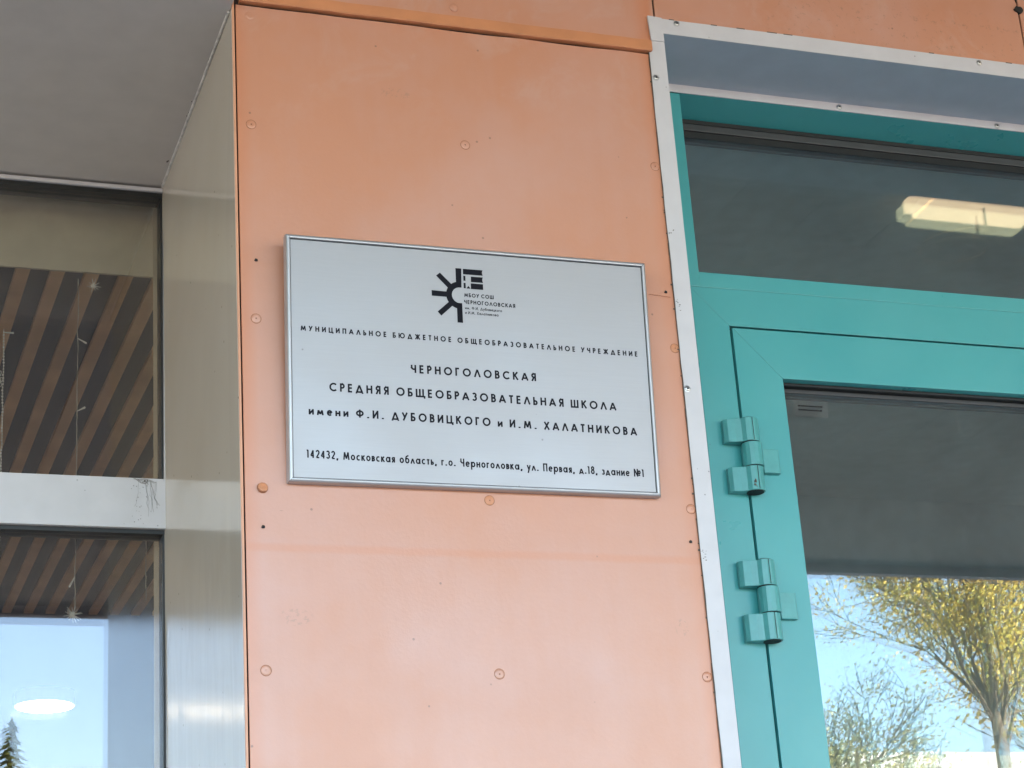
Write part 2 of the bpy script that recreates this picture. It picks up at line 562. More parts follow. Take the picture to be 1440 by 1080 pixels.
# ledge flashing over the main panel (folded lip)
lm = Mesh()
prof = [(-0.0100, 3.3425), (-0.0115, 3.3445), (-0.0110, 3.3625), (-0.0050, 3.3648), (0.0030, 3.3668), (0.0030, 3.3432)]
k0 = len(lm.v); NX = 24
rnd = random.Random(5)
for i in range(NX + 1):
    x = 0.6030 + (1.3190 - 0.6030) * i / NX
    dz = rnd.uniform(-0.0005, 0.0005)
    for q, (yy, zz) in enumerate(prof):
        lm.v.append((x, yy, zz + dz))
n = len(prof)
for i in range(NX):
    for q in range(n):
        r = (q + 1) % n
        lm.f.append((i * n + q, i * n + r, (i + 1) * n + r, (i + 1) * n + q))
lm.f.append(tuple(range(n))); lm.f.append(tuple(NX * n + q for q in range(n - 1, -1, -1)))
lm.build('ledge_flashing', 'ledge', wall)
# pale orange edge strip at the corner of the recess
wavy_strip_x(0.0, 3.88, 0.5912, 0.5949, -0.0015, 0.030, 0.0003, 0.12, sd=2).build('corner_trim', 'edge', wall)

# painted rivet caps
def skin(x, z):
    return -0.0012 * math.sin(PI * (x - 0.5978) / 0.7272) * math.sin(PI * (z - 0.02) / 3.315)
def cap_mesh():
    m = Mesh(); n = 20
    prof = [(0.0074, 0.002), (0.0074, -0.0004), (0.0069, -0.0008), (0.0045, -0.0010), (0.0014, -0.0010), (0.0010, -0.0004)]
    for r, y in prof:
        for k in range(n):
            t = 2 * PI * k / n
            m.v.append((r * math.cos(t), y, r * math.sin(t)))
    for a in range(len(prof) - 1):
        for k in range(n):
            l = (k + 1) % n
            m.f.append((a * n + k, a * n + l, (a + 1) * n + l, (a + 1) * n + k))
    m.f.append(tuple(range((len(prof) - 1) * n, len(prof) * n)))
    return m
tmp = cap_mesh().build('rivet', 'orange', p_main, smooth=True)
rm = tmp.data
rm_deep = rm.copy(); rm_deep.materials.clear(); rm_deep.materials.append(MAT['orange_cap'])
rivets = [(0.6188, 3.1257), (0.9715, 3.1278), (0.6198, 2.7954), (0.6237, 2.5270), (0.9733, 2.5218), (0.6228, 2.2554), (0.9712, 2.2541),
          (1.3064, 3.1241), (1.3085, 2.7944), (1.3080, 2.5215), (1.3062, 2.2534), (0.6207, 3.3230), (0.6228, 1.96), (0.9712, 1.96), (1.3062, 1.96),
          (0.6228, 1.66), (0.9712, 1.66), (1.3062, 1.66), (0.6228, 1.36), (0.9712, 1.36), (1.3062, 1.36)]
ring_m = Mesh()
for (R0, R1) in ((0.0070, 0.0083),):
    n = 22
    for k in range(n):
        t = 2 * PI * k / n; ring_m.v.append((R0 * math.cos(t), 0, R0 * math.sin(t)))
    for k in range(n):
        t = 2 * PI * k / n; ring_m.v.append((R1 * math.cos(t), 0, R1 * math.sin(t)))
    for k in range(n):
        l = (k + 1) % n; ring_m.f.append((k, l, n + l, n + k))
for i, (x, z) in enumerate(rivets):
    proud = 0.0045 if i == 3 else 0.0
    o = tmp if i == 0 else place(rm_deep if i in (3, 4, 8) else rm, 'rivet', p_main, (0, 0, 0))
    o.location = (x, skin(x, z) - proud, z)
    o.rotation_euler = (random.uniform(-.05, .05), random.uniform(0, 6), random.uniform(-.05, .05))
    if i == 3:
        o.rotation_euler = (-0.25, 0, 0.18)
        o['label'] = 'orange rivet cap standing proud beside the bottom corner of the plaque'
gr = ring_m.build('rivet_rim', simple('rim_dirt', (0.36, 0.145, 0.07), 0.8, var=0.35, scale=240), p_main, recalc=False)
gr.location = (rivets[0][0], skin(*rivets[0]) - 0.00025, rivets[0][1])
for (x, z) in rivets[1:11]:
    place(gr.data, 'rivet_rim', p_main, (x, skin(x, z) - 0.00025, z))
for x, z, pp in ((0.9671, 3.3849, p_topl), (0.62, 3.70, p_topl), (1.30, 3.70, p_topl), (1.36, 3.70, p_topr), (1.71, 3.70, p_topr), (2.06, 3.70, p_topr)):
    place(rm, 'rivet', pp, (x, -0.0016, z))
dt = Mesh(); n = 7
dt.v = [(0.0011 * math.cos(2 * PI * k / n), 0, 0.0010 * math.sin(2 * PI * k / n)) for k in range(n)]; dt.f = [tuple(range(n))]
dt = dt.build('rivet_core', simple('core_dirt', (0.16, 0.06, 0.03), 0.8), p_main, recalc=False)
dt.location = (rivets[1][0], skin(*rivets[1]) - 0.0008, rivets[1][1])
for k in (0, 2, 4, 6, 7, 8, 10):
    place(dt.data, 'rivet_core', p_main, (rivets[k][0] + random.uniform(-.0006, .0006), skin(*rivets[k]) - 0.0008, rivets[k][1] + random.uniform(-.0006, .0006)))
# empty screw holes of an older plaque
hm = Mesh(); n = 9; rnd = random.Random(3)
hm.v = [((0.0028 + rnd.uniform(-.0006, .0007)) * math.cos(2 * PI * k / n), 0, (0.0028 + rnd.uniform(-.0006, .0007)) * math.sin(2 * PI * k / n)) for k in range(n)]
hm.v += [(v[0] * 0.8, -0.0005, v[2] * 0.8) for v in hm.v]
hm.f = [tuple(range(n, 2 * n))] + [(k, (k + 1) % n, n + (k + 1) % n, n + k) for k in range(n)]
ho = hm.build('screw_hole', 'joint', p_main)
holes = [(0.6218, 2.8921), (0.6234, 2.4673), (1.3024, 2.8932), (1.3015, 2.4677)]
ho.location = (holes[0][0], -0.0013, holes[0][1])
for (x, z) in holes[1:]:
    place(ho.data, 'screw_hole', p_main, (x, -0.0013, z))
# fine hairline crack right of the plaque, black blob of sealant in the far joint
cr = Mesh(); zz = 2.8868
for i in range(9):
    x = 1.272 + i * 0.0042
    cr.box(x, x + 0.0036, -0.0016, -0.0012, zz - 0.00045, zz + 0.0002); zz += random.uniform(-0.0006, 0.0005)
cr.build('hairline_crack', simple('crack_brown', (0.36, 0.14, 0.07), 0.8), p_main)
bl = Mesh()
rnd = random.Random(9)
n = 12
pts = [((0.0095 + rnd.uniform(-.002, .002)) * math.cos(2 * PI * k / n), (0.0075 + rnd.uniform(-.002, .002)) * math.sin(2 * PI * k / n)) for k in range(n)]
bl.prism([(2.0885 + a, 3.5345 + b) for a, b in pts], -0.004, 0.003, 'y')
pts2 = [(2.0830, 3.56), (2.0855, 3.553), (2.0868, 3.548), (2.0878, 3.56), (2.0874, 3.575), (2.0835, 3.575)]
bl.prism(pts2, -0.0022, 0.003, 'y')
bl.build('sealant_blob', 'joint', wall, bevel=0.0008)

# ------------------------------------------------------------------ silver door surround
tr = thing('door_surround', (1.36, 0.0, 0.34), 'pale grey sheet metal trim framing the doorway with screws and grubby edges', 'trim')
side = wavy_strip_x(0.34, 3.3660, 1.3160, 1.3462, -0.0040, -0.0018, 0.0006, 0.035, 0.15, sd=11).build('side_trim', 'white', tr)
tl = Mesh().prism([(1.3188, 3.4148), (1.3452, 3.4135), (1.3458, 3.3662), (1.3215, 3.3662)], -0.0058, -0.0022, 'y').build('corner_piece', 'white', tr)
tp = Mesh()
rnd = random.Random(4); NX = 30
xs = [1.3462 + (2.62 - 1.3462) * i / NX for i in range(NX + 1)]
ztop = [3.4132 + rnd.uniform(-.0005, .0005) for _ in xs]
for i in range(NX):
    tp.hexa([(xs[i], -0.0040, 3.3838), (xs[i + 1], -0.0040, 3.3838), (xs[i + 1], -0.0018, 3.3838), (xs[i], -0.0018, 3.3838),
             (xs[i], -0.0040, ztop[i]), (xs[i + 1], -0.0040, ztop[i + 1]), (xs[i + 1], -0.0018, ztop[i + 1]), (xs[i], -0.0018, ztop[i])])
tpo = tp.build('top_trim', 'white', tr, recalc=False)
Mesh().box(1.3462, 2.6198, -0.0018, 0.1585, 3.3838, 3.3860).build('header_underside', 'header', tr)
lip = Mesh().box(1.3462, 2.6198, 0.1560, 0.1585, 3.3680, 3.3838).build('header_lip', 'white', tr)
Mesh().box(1.3442, 1.3462, -0.0018, 0.1585, 0.34, 3.3838).build('jamb_sheet', 'white', tr)
wavy_strip_x(0.34, 3.3836, 2.6000, 2.6300, -0.0040, -0.0018, 0.0006, 0.06, 0.15, sd=12).build('side_trim', 'white', tr)
Mesh().box(2.5980, 2.6000, -0.0018, 0.1585, 0.34, 3.3838).build('jamb_sheet', 'white', tr)
# dark sliver painted for the trim's shadow line, plus grime blobs along the edges
sm = Mesh(); rnd = random.Random(21)
for i in range(70):
    za = 1.9 + i * 0.0208; e = rnd.uniform(-.0004, .0003)
    sm.box(1.3150 + e, 1.3162, -0.0026, -0.0012, za, za + 0.0209)
for _ in range(26):
    za = rnd.uniform(2.0, 3.34)
    sm.box(1.3146 - rnd.uniform(0, .0025), 1.3160, -0.0020, -0.0012, za, za + rnd.uniform(.001, .003))
for zc, nn in ((2.446, 9), (2.87, 7), (3.00, 5), (2.715, 3)):
    for _ in range(nn):
        a = 1.3165 + rnd.uniform(0, 0.010); b = zc + rnd.uniform(-0.010, 0.010)
        sm.box(a, a + rnd.uniform(.0008, .003), -0.0043, -0.0038, b, b + rnd.uniform(.0005, .0014))
xc = 1.36
while xc < 2.1:
    L = rnd.uniform(0.004, 0.02)
    if rnd.random() < 0.35:
        sm.box(xc, xc + L, -0.0044, -0.001, 3.4126, 3.4141)
    xc += L + rnd.uniform(0.004, 0.04)
tag(sm.build('edge_shade_grime', 'web_shade', tr), kind='stuff')

def screw_mesh():
    m = Mesh(); n = 16
    prof = [(0.0056, 0.0), (0.0056, -0.0006), (0.0042, -0.0008), (0.0040, -0.0018), (0.0030, -0.0024), (0.0016, -0.0024), (0.0013, -0.0010)]
    for r, y in prof:
        for k in range(n):
            t = 2 * PI * k / n; m.v.append((r * math.cos(t), y, r * math.sin(t)))
    for a in range(len(prof) - 1):
        for k in range(n):
            l = (k + 1) % n; m.f.append((a * n + k, a * n + l, (a + 1) * n + l, (a + 1) * n + k))
    m.f.append(tuple(range((len(prof) - 1) * n, len(prof) * n)))
    return m
sc0 = screw_mesh().build('screw', 'steel', tpo, smooth=True)
sc0.location = (1.3734, -0.0040, 3.4066)
place(sc0.data, 'screw', tpo, (1.9792, -0.0040, 3.4053))
place(sc0.data, 'screw', side, (1.3232, -0.0040, 3.2934))
place(sc0.data, 'screw', side, (1.3213, -0.0040, 2.7235))
place(sc0.data, 'screw', side, (1.3225, -0.0040, 2.05))
for x, z in ((1.7707, 3.3755), (2.1113, 3.3745), (2.45, 3.375)):
    place(sc0.data, 'screw', lip, (x, 0.1560, z))
dk = Mesh(); n = 8
dk.v = [(0.0014 * math.cos(2 * PI * k / n), 0, 0.0014 * math.sin(2 * PI * k / n)) for k in range(n)]; dk.f = [tuple(range(n))]
d0 = dk.build('screw_recess', 'joint', tpo, recalc=False)
d0.location = (1.3734, -0.0066, 3.4066)
for x, y, z, pp in ((1.9792, -0.0066, 3.4053, tpo), (1.3232, -0.0066, 3.2934, side), (1.3213, -0.0066, 2.7235, side), (1.7707, 0.1534, 3.3755, lip), (2.1113, 0.1534, 3.3745, lip)):
    place(d0.data, 'screw_recess', pp, (x, y, z))

# ------------------------------------------------------------------ turquoise door frame with transom light
fr = thing('door_frame', (1.98, 0.2, 0.34), 'turquoise aluminium door frame with a glazed transom light above the door', 'door frame')
YF = 0.160
DX1 = 2.575
def bar(name, x0, x1, z0, z1, y0, y1, mat, parent, bevel=0.0012, miter=None):
    """miter: dict with 'l','r','b','t' shortening the inner edge at the ends"""
    return Mesh().box(x0, x1, y0, y1, z0, z1).build(name, mat, parent, bevel=bevel)
def mitred(name, pts, y0, y1, mat, parent, bevel=0.0010):
    return Mesh().prism(pts, y0, y1, 'y').build(name, mat, parent, bevel=bevel)
g_ = 0.0003
# transom frame (outer edge hidden behind the silver trim)
bar('transom_stile', 1.4245, 1.4465, 2.9850 + g_, 3.3680, YF, 0.233, 'teal', fr)
bar('transom_stile', DX1 - .022, DX1, 2.9850 + g_, 3.3680, YF, 0.233, 'teal', fr)
hx0, hx1 = 1.4467, DX1 - .0222
Mesh().hexa([(hx0, YF, 3.3678), (hx1, YF, 3.3678), (hx1, 0.2300, 3.3570), (hx0, 0.2300, 3.3570), (hx0, YF, 3.3830), (hx1, YF, 3.3830), (hx1, 0.2300, 3.3830), (hx0, 0.2300, 3.3830)]).build('transom_head', 'teal', fr, bevel=0.001)
bar('transom_sill', 1.4467, DX1 - .0222, 2.9850 + g_, 3.0140, YF + 0.001, 0.265, 'teal', fr)
# door frame head and jambs with mitred corners
IX0, IX1, IZ = 1.4940, 2.5050, 2.9145
mitred('frame_head', [(1.4245, 2.9848), (DX1, 2.9848), (IX1, IZ), (IX0, IZ)], YF, 0.25, 'teal', fr)
mitred('frame_jamb', [(1.4276, 0.34), (IX0 - .0002, 0.34), (IX0 - .0002, IZ - .0002), (1.4276, 2.9815)], YF, 0.25, 'teal', fr)
mitred('frame_jamb', [(IX1 + .0002, 0.34), (DX1, 0.34), (DX1, 2.9845), (IX1 + .0002, IZ - .0002)], YF, 0.25, 'teal', fr)
Mesh().box(1.4100, 1.4243, 0.172, 0.225, 2.9852, 3.366).build('perimeter_seal', 'rubber', fr)
Mesh().box(1.4100, 1.4274, 0.170, 0.25, 0.34, 2.9810).build('perimeter_seal', 'rubber', fr)
Mesh().box(1.3464, 1.4098, 0.190, 0.27, 0.34, 3.384).build('packer', 'teal', fr)
Mesh().box(DX1 + .0002, 2.5978 + 0.02, 0.172, 0.27, 0.34, 3.384).build('perimeter_seal', 'rubber', fr)
# transom glazing: black seals, glazing bead, two panes
Mesh().box(1.4467, DX1 - .0222, 0.2290, 0.262, 3.3490, 3.3568).build('gasket', 'rubber', fr)
Mesh().box(1.4467, DX1 - .0222, 0.2300, 0.262, 3.3350, 3.3488).build('gasket', 'seal', fr, bevel=0.001)
Mesh().box(1.4467, DX1 - .0222, 0.2340, 0.262, 3.3220, 3.3348).build('gasket', 'rubber', fr)
Mesh().box(1.4467, 1.4560, 0.234, 0.262, 3.0142, 3.3218).build('gasket', 'rubber', fr)
Mesh().box(1.4562, DX1 - .0222, 0.234, 0.262, 3.0142, 3.0200).build('gasket', 'rubber', fr)
def pane(x0, x1, y, z0, z1, t=0.004, tilt=0.0, tiltz=0.0):
    m = Mesh()
    dz, dx = tilt, tiltz
    m.hexa([(x0, y, z0), (x1, y + dx, z0), (x1, y + dx + t, z0), (x0, y + t, z0), (x0, y + dz, z1), (x1, y + dz + dx, z1), (x1, y + dz + dx + t, z1), (x0, y + dz + t, z1)])
    return m
pane(1.4562, DX1 - .0222, 0.238, 3.0202, 3.3218).build('glass_pane', 'glassD', fr)
pane(1.4562, DX1 - .0222, 0.250, 3.0202, 3.3218, tilt=0.0012, tiltz=0.0015).build('glass_pane', 'glassD', fr)

# ------------------------------------------------------------------ door leaf
dr = thing('glazed_door', (1.4970, 0.2, 0.34), 'turquoise framed glass door hung on two barrel hinges, sky and a yellow tree mirrored in it', 'door')
LX0, LX1, LZ0, LZ1 = 1.4982, 2.5020, 0.345, 2.9104
GX0, GX1, GZ0, GZ1 = 1.5850, 2.4140, 0.50, 2.8206
YL = 0.1585
mitred('stile', [(LX0, LZ0), (GX0, GZ0), (GX0, GZ1), (LX0, LZ1)], YL, 0.235, 'teal', dr)
mitred('stile', [(GX1, GZ0), (LX1, LZ0), (LX1, LZ1), (GX1, GZ1)], YL, 0.235, 'teal', dr)
mitred('rail', [(LX0 + .0003, LZ1 + .0000), (GX0 + .0003, GZ1 + .0002), (GX1 - .0003, GZ1 + .0002), (LX1 - .0003, LZ1)], YL, 0.235, 'teal', dr)
mitred('rail', [(LX0 + .0003, LZ0), (LX1 - .0003, LZ0), (GX1 - .0003, GZ0 - .0002), (GX0 + .0003, GZ0 - .0002)], YL, 0.235, 'teal', dr)
Mesh().box(IX0 + 0.0002, LX0 - 0.0002, 0.172, 0.24, LZ0, LZ1).build('gap_seal', 'rubber', dr)
Mesh().box(IX0 + 0.0002, LX1, 0.172, 0.24, LZ1 + .0002, IZ - .0002).build('gap_seal', 'rubber', dr)
Mesh().box(GX0 + .0002, GX1 - .0002, 0.176, 0.224, GZ1 - 0.0050, GZ1 - .0002).build('gasket', 'rubber', dr)
Mesh().box(GX0 + .0002, GX1 - .0002, 0.190, 0.224, GZ1 - 0.0125, GZ1 - .0052).build('gasket', 'seal', dr, bevel=0.001)
Mesh().box(GX0 + .0002, GX0 + .006, 0.190, 0.224, GZ0, GZ1 - .0127).build('gasket', 'rubber', dr)
Mesh().box(GX0 + .0062, GX1 - .0002, 0.190, 0.224, GZ0, GZ0 + .006).build('gasket', 'rubber', dr)
pane(GX0 + .0062, GX1 - .0002, 0.204, GZ0 + .0062, GZ1 - .0127, tilt=-0.008).build('glass_pane', 'glassD', dr)
pane(GX0 + .0062, GX1 - .0002, 0.216, GZ0 + .0062, GZ1 - .0127, tilt=-0.0065, tiltz=0.0022).build('glass_pane', 'glassD', dr)
# barrel hinges
def circ(cx, cy, r, a0, a1, n):
    return [(cx + r * math.cos(a0 + (a1 - a0) * k / n), cy + r * math.sin(a0 + (a1 - a0) * k / n)) for k in range(n + 1)]
CXB, CYB, RB = 1.4990, 0.1440, 0.0178
def frame_knuckle(z0, z1, hinge):
    # outline in plan: block to the left, faceted barrel to the right
    pts = [(1.4560, YL + 0.0012), (1.4548, 0.1490), (1.4600, 0.1425), (1.4730, 0.1405), (1.4800, 0.1375)]
    a0 = math.atan2(0.1375 - CYB, 1.4800 - CXB)
    pts += circ(CXB, CYB, RB, math.radians(205), math.radians(395), 7)
    pts += [(1.5120, YL - 0.0002), (1.5000, YL - 0.0002), (1.4960, YL + 0.0012)]
    o = Mesh().prism([(a, b) for a, b in pts], z0, z1).build('knuckle', 'hinge', hinge, bevel=0.0008)
    return o
def leaf_knuckle(z0, z1, hinge):
    pts = circ(CXB + .0025, CYB - .0005, RB, math.radians(160), math.radians(375), 9)
    pts += [(1.5230, 0.1480), (1.5235, 0.1500), (1.5225, YL - 0.0002), (1.4880, YL - 0.0002)]
    return Mesh().prism(pts, z0, z1).build('knuckle', 'hinge', hinge, bevel=0.0008)
def hinge(ztop, pitch, label, lab_chip=False):
    hg = Mesh().prism(circ(CXB, CYB, 0.0150, 0, 2 * PI - 2 * PI / 16, 15), ztop - 3 * pitch - 0.0012, ztop + 0.0012).build('hinge', 'joint', dr)
    hg['label'] = label
    g = 0.0016
    frame_knuckle(ztop - pitch + g, ztop, hg)
    leaf_knuckle(ztop - 2 * pitch + g, ztop - pitch - g * 0.2, hg)
    frame_knuckle(ztop - 3 * pitch, ztop - 2 * pitch - g * 0.2, hg)
    z1, z0 = ztop - pitch - 0.006, ztop - 2 * pitch + 0.0005
    Mesh().prism([(1.5232, YL - .0002), (1.5232, 0.1478), (1.5525, 0.1480), (1.5545, 0.1500), (1.5545, YL - .0002)], z0 - 0.006, z1).build('hinge_plate', 'hinge', hg, bevel=0.0010)
    Mesh().prism(circ(CXB, CYB, 0.0085, 0, 2 * PI - 2 * PI / 16, 15), ztop + 0.0012, ztop + 0.0042).build('pin_cap', 'hinge', hg, bevel=0.0006)
    for za, zb in ((ztop - pitch + g, ztop), (ztop - 3 * pitch, ztop - 2 * pitch)):
        Mesh().box(1.4990, 1.4997, CYB - RB - 0.0003, CYB - RB + 0.002, za + .001, zb - .001).build('seam', 'joint', hg)
    return hg
h1 = hinge(2.7335, 0.0430, 'upper turquoise barrel hinge with chipped bottom knuckle')
h2 = hinge(2.4840, 0.0452, 'lower turquoise barrel hinge with open black underside')
ch = Mesh(); rnd = random.Random(8)
for _ in range(14):
    a = 1.4905 + rnd.uniform(0, .009); b = 2.612 + rnd.uniform(-0.004, .010) - (a - 1.4905) * 0.5
    ch.box(a, a + rnd.uniform(.001, .003), 0.1268, 0.1305, b, b + rnd.uniform(.001, .003))
ch.build('paint_chip', simple('chipped_primer', (0.12, 0.10, 0.08), 0.8), h1)
# sticker on the glass: clear film with two lines of print too small to read
st = Mesh().box(1.6200, 1.6860, 0.1952, 0.1958, 2.7665, 2.7985).build('glass_sticker', 'sticker', dr, bevel=0.0)
pr = Mesh(); rnd = random.Random(2)
for row, zc in enumerate((2.7865, 2.7790)):
    x = 1.628
    while x < 1.674:
        w = rnd.uniform(.0015, .0040)
        pr.box(x, x + w, 0.1946, 0.1950, zc - .0011, zc + .0013); x += w + rnd.uniform(.0006, .0018)
pr.build('sticker_print', 'ink', st)

# ------------------------------------------------------------------ plaque
PO = Vector((0.6600, -0.0160, 2.5335)); LEAN = 0.0659
PU = Vector((1, 0, 0.002)).normalized()
PV = Vector((-0.002, -math.sin(LEAN), math.cos(LEAN))).normalized()
PN = PU.cross(PV).normalized()          # faces the viewer (-Y)
if PN.y > 0: PN = -PN
PW, PH = 0.5926, 0.3894
def P(u, v, d=0.0):
    """d > 0 is in front of the frame's front plane"""
    q = PO + PU * u + PV * v + PN * d
    return (q.x, q.y, q.z)
pq = thing('school_plaque', P(PW / 2, 0, -0.016), 'framed brushed aluminium school sign with black Cyrillic lettering and a gear emblem', 'sign')
def pbox(m, u0, u1, v0, v1, d0, d1):
    return m.hexa([P(u0, v0, d0), P(u1, v0, d0), P(u1, v0, d1), P(u0, v0, d1), P(u0, v1, d0), P(u1, v1, d0), P(u1, v1, d1), P(u0, v1, d1)])
plate = pbox(Mesh(), 0.004, PW - 0.004, 0.004, PH - 0.004, -0.0075, -0.0035).build('plate', 'plate', pq)
prof = [(0.0, -0.0165), (0.0, -0.0042), (0.0007, -0.0016), (0.0022, -0.0002), (0.0042, 0.0), (0.0058, -0.0004), (0.0064, -0.0014), (0.0064, -0.0034), (0.0030, -0.0034), (0.0030, -0.0165)]
def frame_bar(side):
    m = Mesh(); n = len(prof); g = 0.00022
    for end in (0, 1):
        for t, d in prof:
            if side == 'b': q = (t + g if end == 0 else PW - t - g, t)
            if side == 't': q = (t + g if end == 0 else PW - t - g, PH - t)
            if side == 'l': q = (t, t + g if end == 0 else PH - t - g)
            if side == 'r': q = (PW - t, t + g if end == 0 else PH - t - g)
            m.v.append(P(q[0], q[1], d))
    for a in range(n):
        b = (a + 1) % n
        m.f.append((a, b, n + b, n + a))
    m.f.append(tuple(range(n))); m.f.append(tuple(range(2 * n - 1, n - 1, -1)))
    return m.build('frame_bar', 'frame_al', pq, smooth=True)
for s in 'btlr': frame_bar(s)
# dark groove between frame and sheet, dark mitre lines
gr = Mesh()
for (a, b, c, d) in ((0.0064, PW - .0064, 0.0064, 0.0076), (0.0064, PW - .0064, PH - .0080, PH - .0064), (0.0064, 0.0076, 0.0078, PH - .0082), (PW - .0076, PW - .0064, 0.0078, PH - .0082)):
    pbox(gr, a, b, c, d, -0.0036, -0.0031)
gr.build('groove', simple('groove_dark', (0.03, 0.035, 0.04), 0.6), pq)  # dark strip laid along the groove
for (u, v, su, sv) in ((0, 0, 1, 1), (PW, 0, -1, 1), (0, PH, 1, -1), (PW, PH, -1, -1)):
    a = (u + su * 0.0009, v + sv * 0.0009); b = (u + su * 0.0064, v + sv * 0.0064)
    w = 0.00025
    Mesh().poly([P(a[0] + w * su, a[1] - w * sv, -0.0012), P(b[0] + w * su, b[1] - w * sv, 0.0001), P(b[0] - w * su, b[1] + w * sv, 0.0001), P(a[0] - w * su, a[1] + w * sv, -0.0012)]).build('mitre_line', 'joint', pq, recalc=False)

# ---- stroke lettering (geometric sans, cap height 1)
H = 0.075
def arc(cx, cy, rx, ry, a0, a1, n=10):
    return [(cx + rx * math.cos(math.radians(a0 + (a1 - a0) * k / n)), cy + ry * math.sin(math.radians(a0 + (a1 - a0) * k / n))) for k in range(n + 1)]
def bowl(x0, xm, yb, yt, side=1):
    ry = (yt - yb) / 2
    return [(x0, yt)] + arc(xm, (yt + yb) / 2, side * min(ry, 0.27), ry, 90, -90, 8) + [(x0, yb)]
T = 1 - H
G = {
 'А': (.82, [[(.04, 0), (.41, .95), (.78, 0)], [(.17, .29), (.65, .29)]]),
 'Л': (.76, [[(.04, 0), (.38, .95), (.72, 0)]]),
 'Д': (.86, [[(.12, H + .05), (.43, .93), (.74, H + .05)], [(0.01, H + .03), (.85, H + .03)], [(.06, .05), (.06, -.10)], [(.80, .05), (.80, -.10)]]),
 'Б': (.54, [[(.49, T), (H, T), (H, H), (.26, H)] + arc(.26, .29, .215, .215, -90, 90, 8) + [(H, .505)]]),
 'В': (.55, [[(H, .53)] + [(.25, .53)] + arc(.25, .728, .19, .198, -90, 90, 7) + [(H, T), (H, H), (.27, H)] + arc(.27, .302, .21, .227, -90, 90, 8) + [(H, .53)]]),
 'Г': (.48, [[(H, 0), (H, T), (.46, T)]]),
 'Е': (.50, [[(.48, T), (H, T), (H, H), (.48, H)], [(H, .52), (.46, .52)]]),
 'Ж': (.98, [[(.49, 0), (.49, 1)], [(.07, 1), (.40, .52), (.05, 0)], [(.91, 1), (.58, .52), (.93, 0)], [(.38, .52), (.60, .52)]]),
 'З': (.53, [arc(.24, .73, .20, .195, 150, -90, 9) + arc(.24, .305, .22, .23, 90, -150, 10)]),
 'И': (.68, [[(H, 0), (H, 1)], [(.68 - H, 0), (.68 - H, 1)], [(H, .10), (.68 - H, .90)]]),
 'К': (.64, [[(H, 0), (H, 1)], [(H, .42), (.57, 1)], [(.22, .60), (.60, 0)]]),
 'М': (.96, [[(.08, 0), (.20, .93), (.48, .14), (.76, .93), (.88, 0)]]),
 'Н': (.68, [[(H, 0), (H, 1)], [(.68 - H, 0), (.68 - H, 1)], [(H, .53), (.68 - H, .53)]]),
 'О': (.98, [arc(.49, .5, .49 - H, .5 - H, 0, 360, 28)]),
 'П': (.66, [[(H, 0), (H, T), (.66 - H, T), (.66 - H, 0)]]),
 'Р': (.51, [[(H, 0), (H, T), (.25, T)] + arc(.25, .70, .20, .225, 90, -90, 8) + [(H, .475)]]),
 'С': (.84, [arc(.49, .5, .49 - H, .5 - H, 44, 316, 22)]),
 'Т': (.54, [[(.27, 0), (.27, T)], [(0, T), (.54, T)]]),
 'У': (.66, [[(.04, 1), (.345, .36)], [(.62, 1), (.14, 0)]]),
 'Ф': (.92, [[(.46, 0), (.46, 1)], arc(.46, .53, .385, .27, 0, 360, 22)]),
 'Х': (.70, [[(.05, 0), (.63, 1)], [(.65, 0), (.07, 1)]]),
 'Ц': (.78, [[(H, 1), (H, H), (.77, H), (.77, -.17)], [(.60, 1), (.60, H)]]),
 'Ч': (.60, [[(H, 1), (H, .66)] + arc(.31, .66, .235, .20, 180, 270, 5) + [(.60 - H, .46)], [(.60 - H, 0), (.60 - H, 1)]]),
 'Ш': (.96, [[(H, 1), (H, H), (.96 - H, H), (.96 - H, 1)], [(.48, H), (.48, 1)]]),
 'Щ': (1.06, [[(H, 1), (H, H), (1.05, H), (1.05, -.17)], [(.48, H), (.48, 1)], [(.885, H), (.885, 1)]]),
 'Ь': (.50, [[(H, 1), (H, H), (.24, H)] + arc(.24, .29, .20, .215, -90, 90, 8) + [(H, .505)]]),
 'Ю': (1.18, [[(H, 0), (H, 1)], [(H, .5), (.30, .5)], arc(.72, .5, .46 - H, .5 - H, 0, 360, 26)]),
 'Я': (.56, [[(.56 - H, 0), (.56 - H, T), (.28, T)] + arc(.28, .71, .20, .215, 90, 270, 8) + [(.56 - H, .495)], [(.30, .49), (.06, 0)]]),
 '1': (.34, [[(.02, .86), (.20, .95), (.20, 0)]]),
 '2': (.56, [arc(.28, .70, .215, .225, 165, -25, 9) + [(.10, H), (.54, H)]]),
 '3': (.54, [arc(.25, .73, .19, .195, 155, -90, 9) + arc(.25, .305, .215, .23, 90, -155, 10)]),
 '4': (.60, [[(.42, 0), (.42, .93), (.06, .27), (.57, .27)]]),
 '8': (.54, [arc(.27, .735, .18, .19, 0, 360, 18), arc(.27, .30, .215, .225, 0, 360, 20)]),
 '.': (.26, [[(.12, 0), (.12, .16)]]),
 ',': (.26, [[(.16, .14), (.08, -.14)]]),
 '№': (1.12, [[(H, 0), (H, 1)], [(.60, 0), (.60, 1)], [(H, .92), (.60, .08)], arc(.90, .56, .16, .18, 0, 360, 14), [(.74, .18), (1.06, .18)]]),
 ' ': (.42, []),
}
XH = 0.67
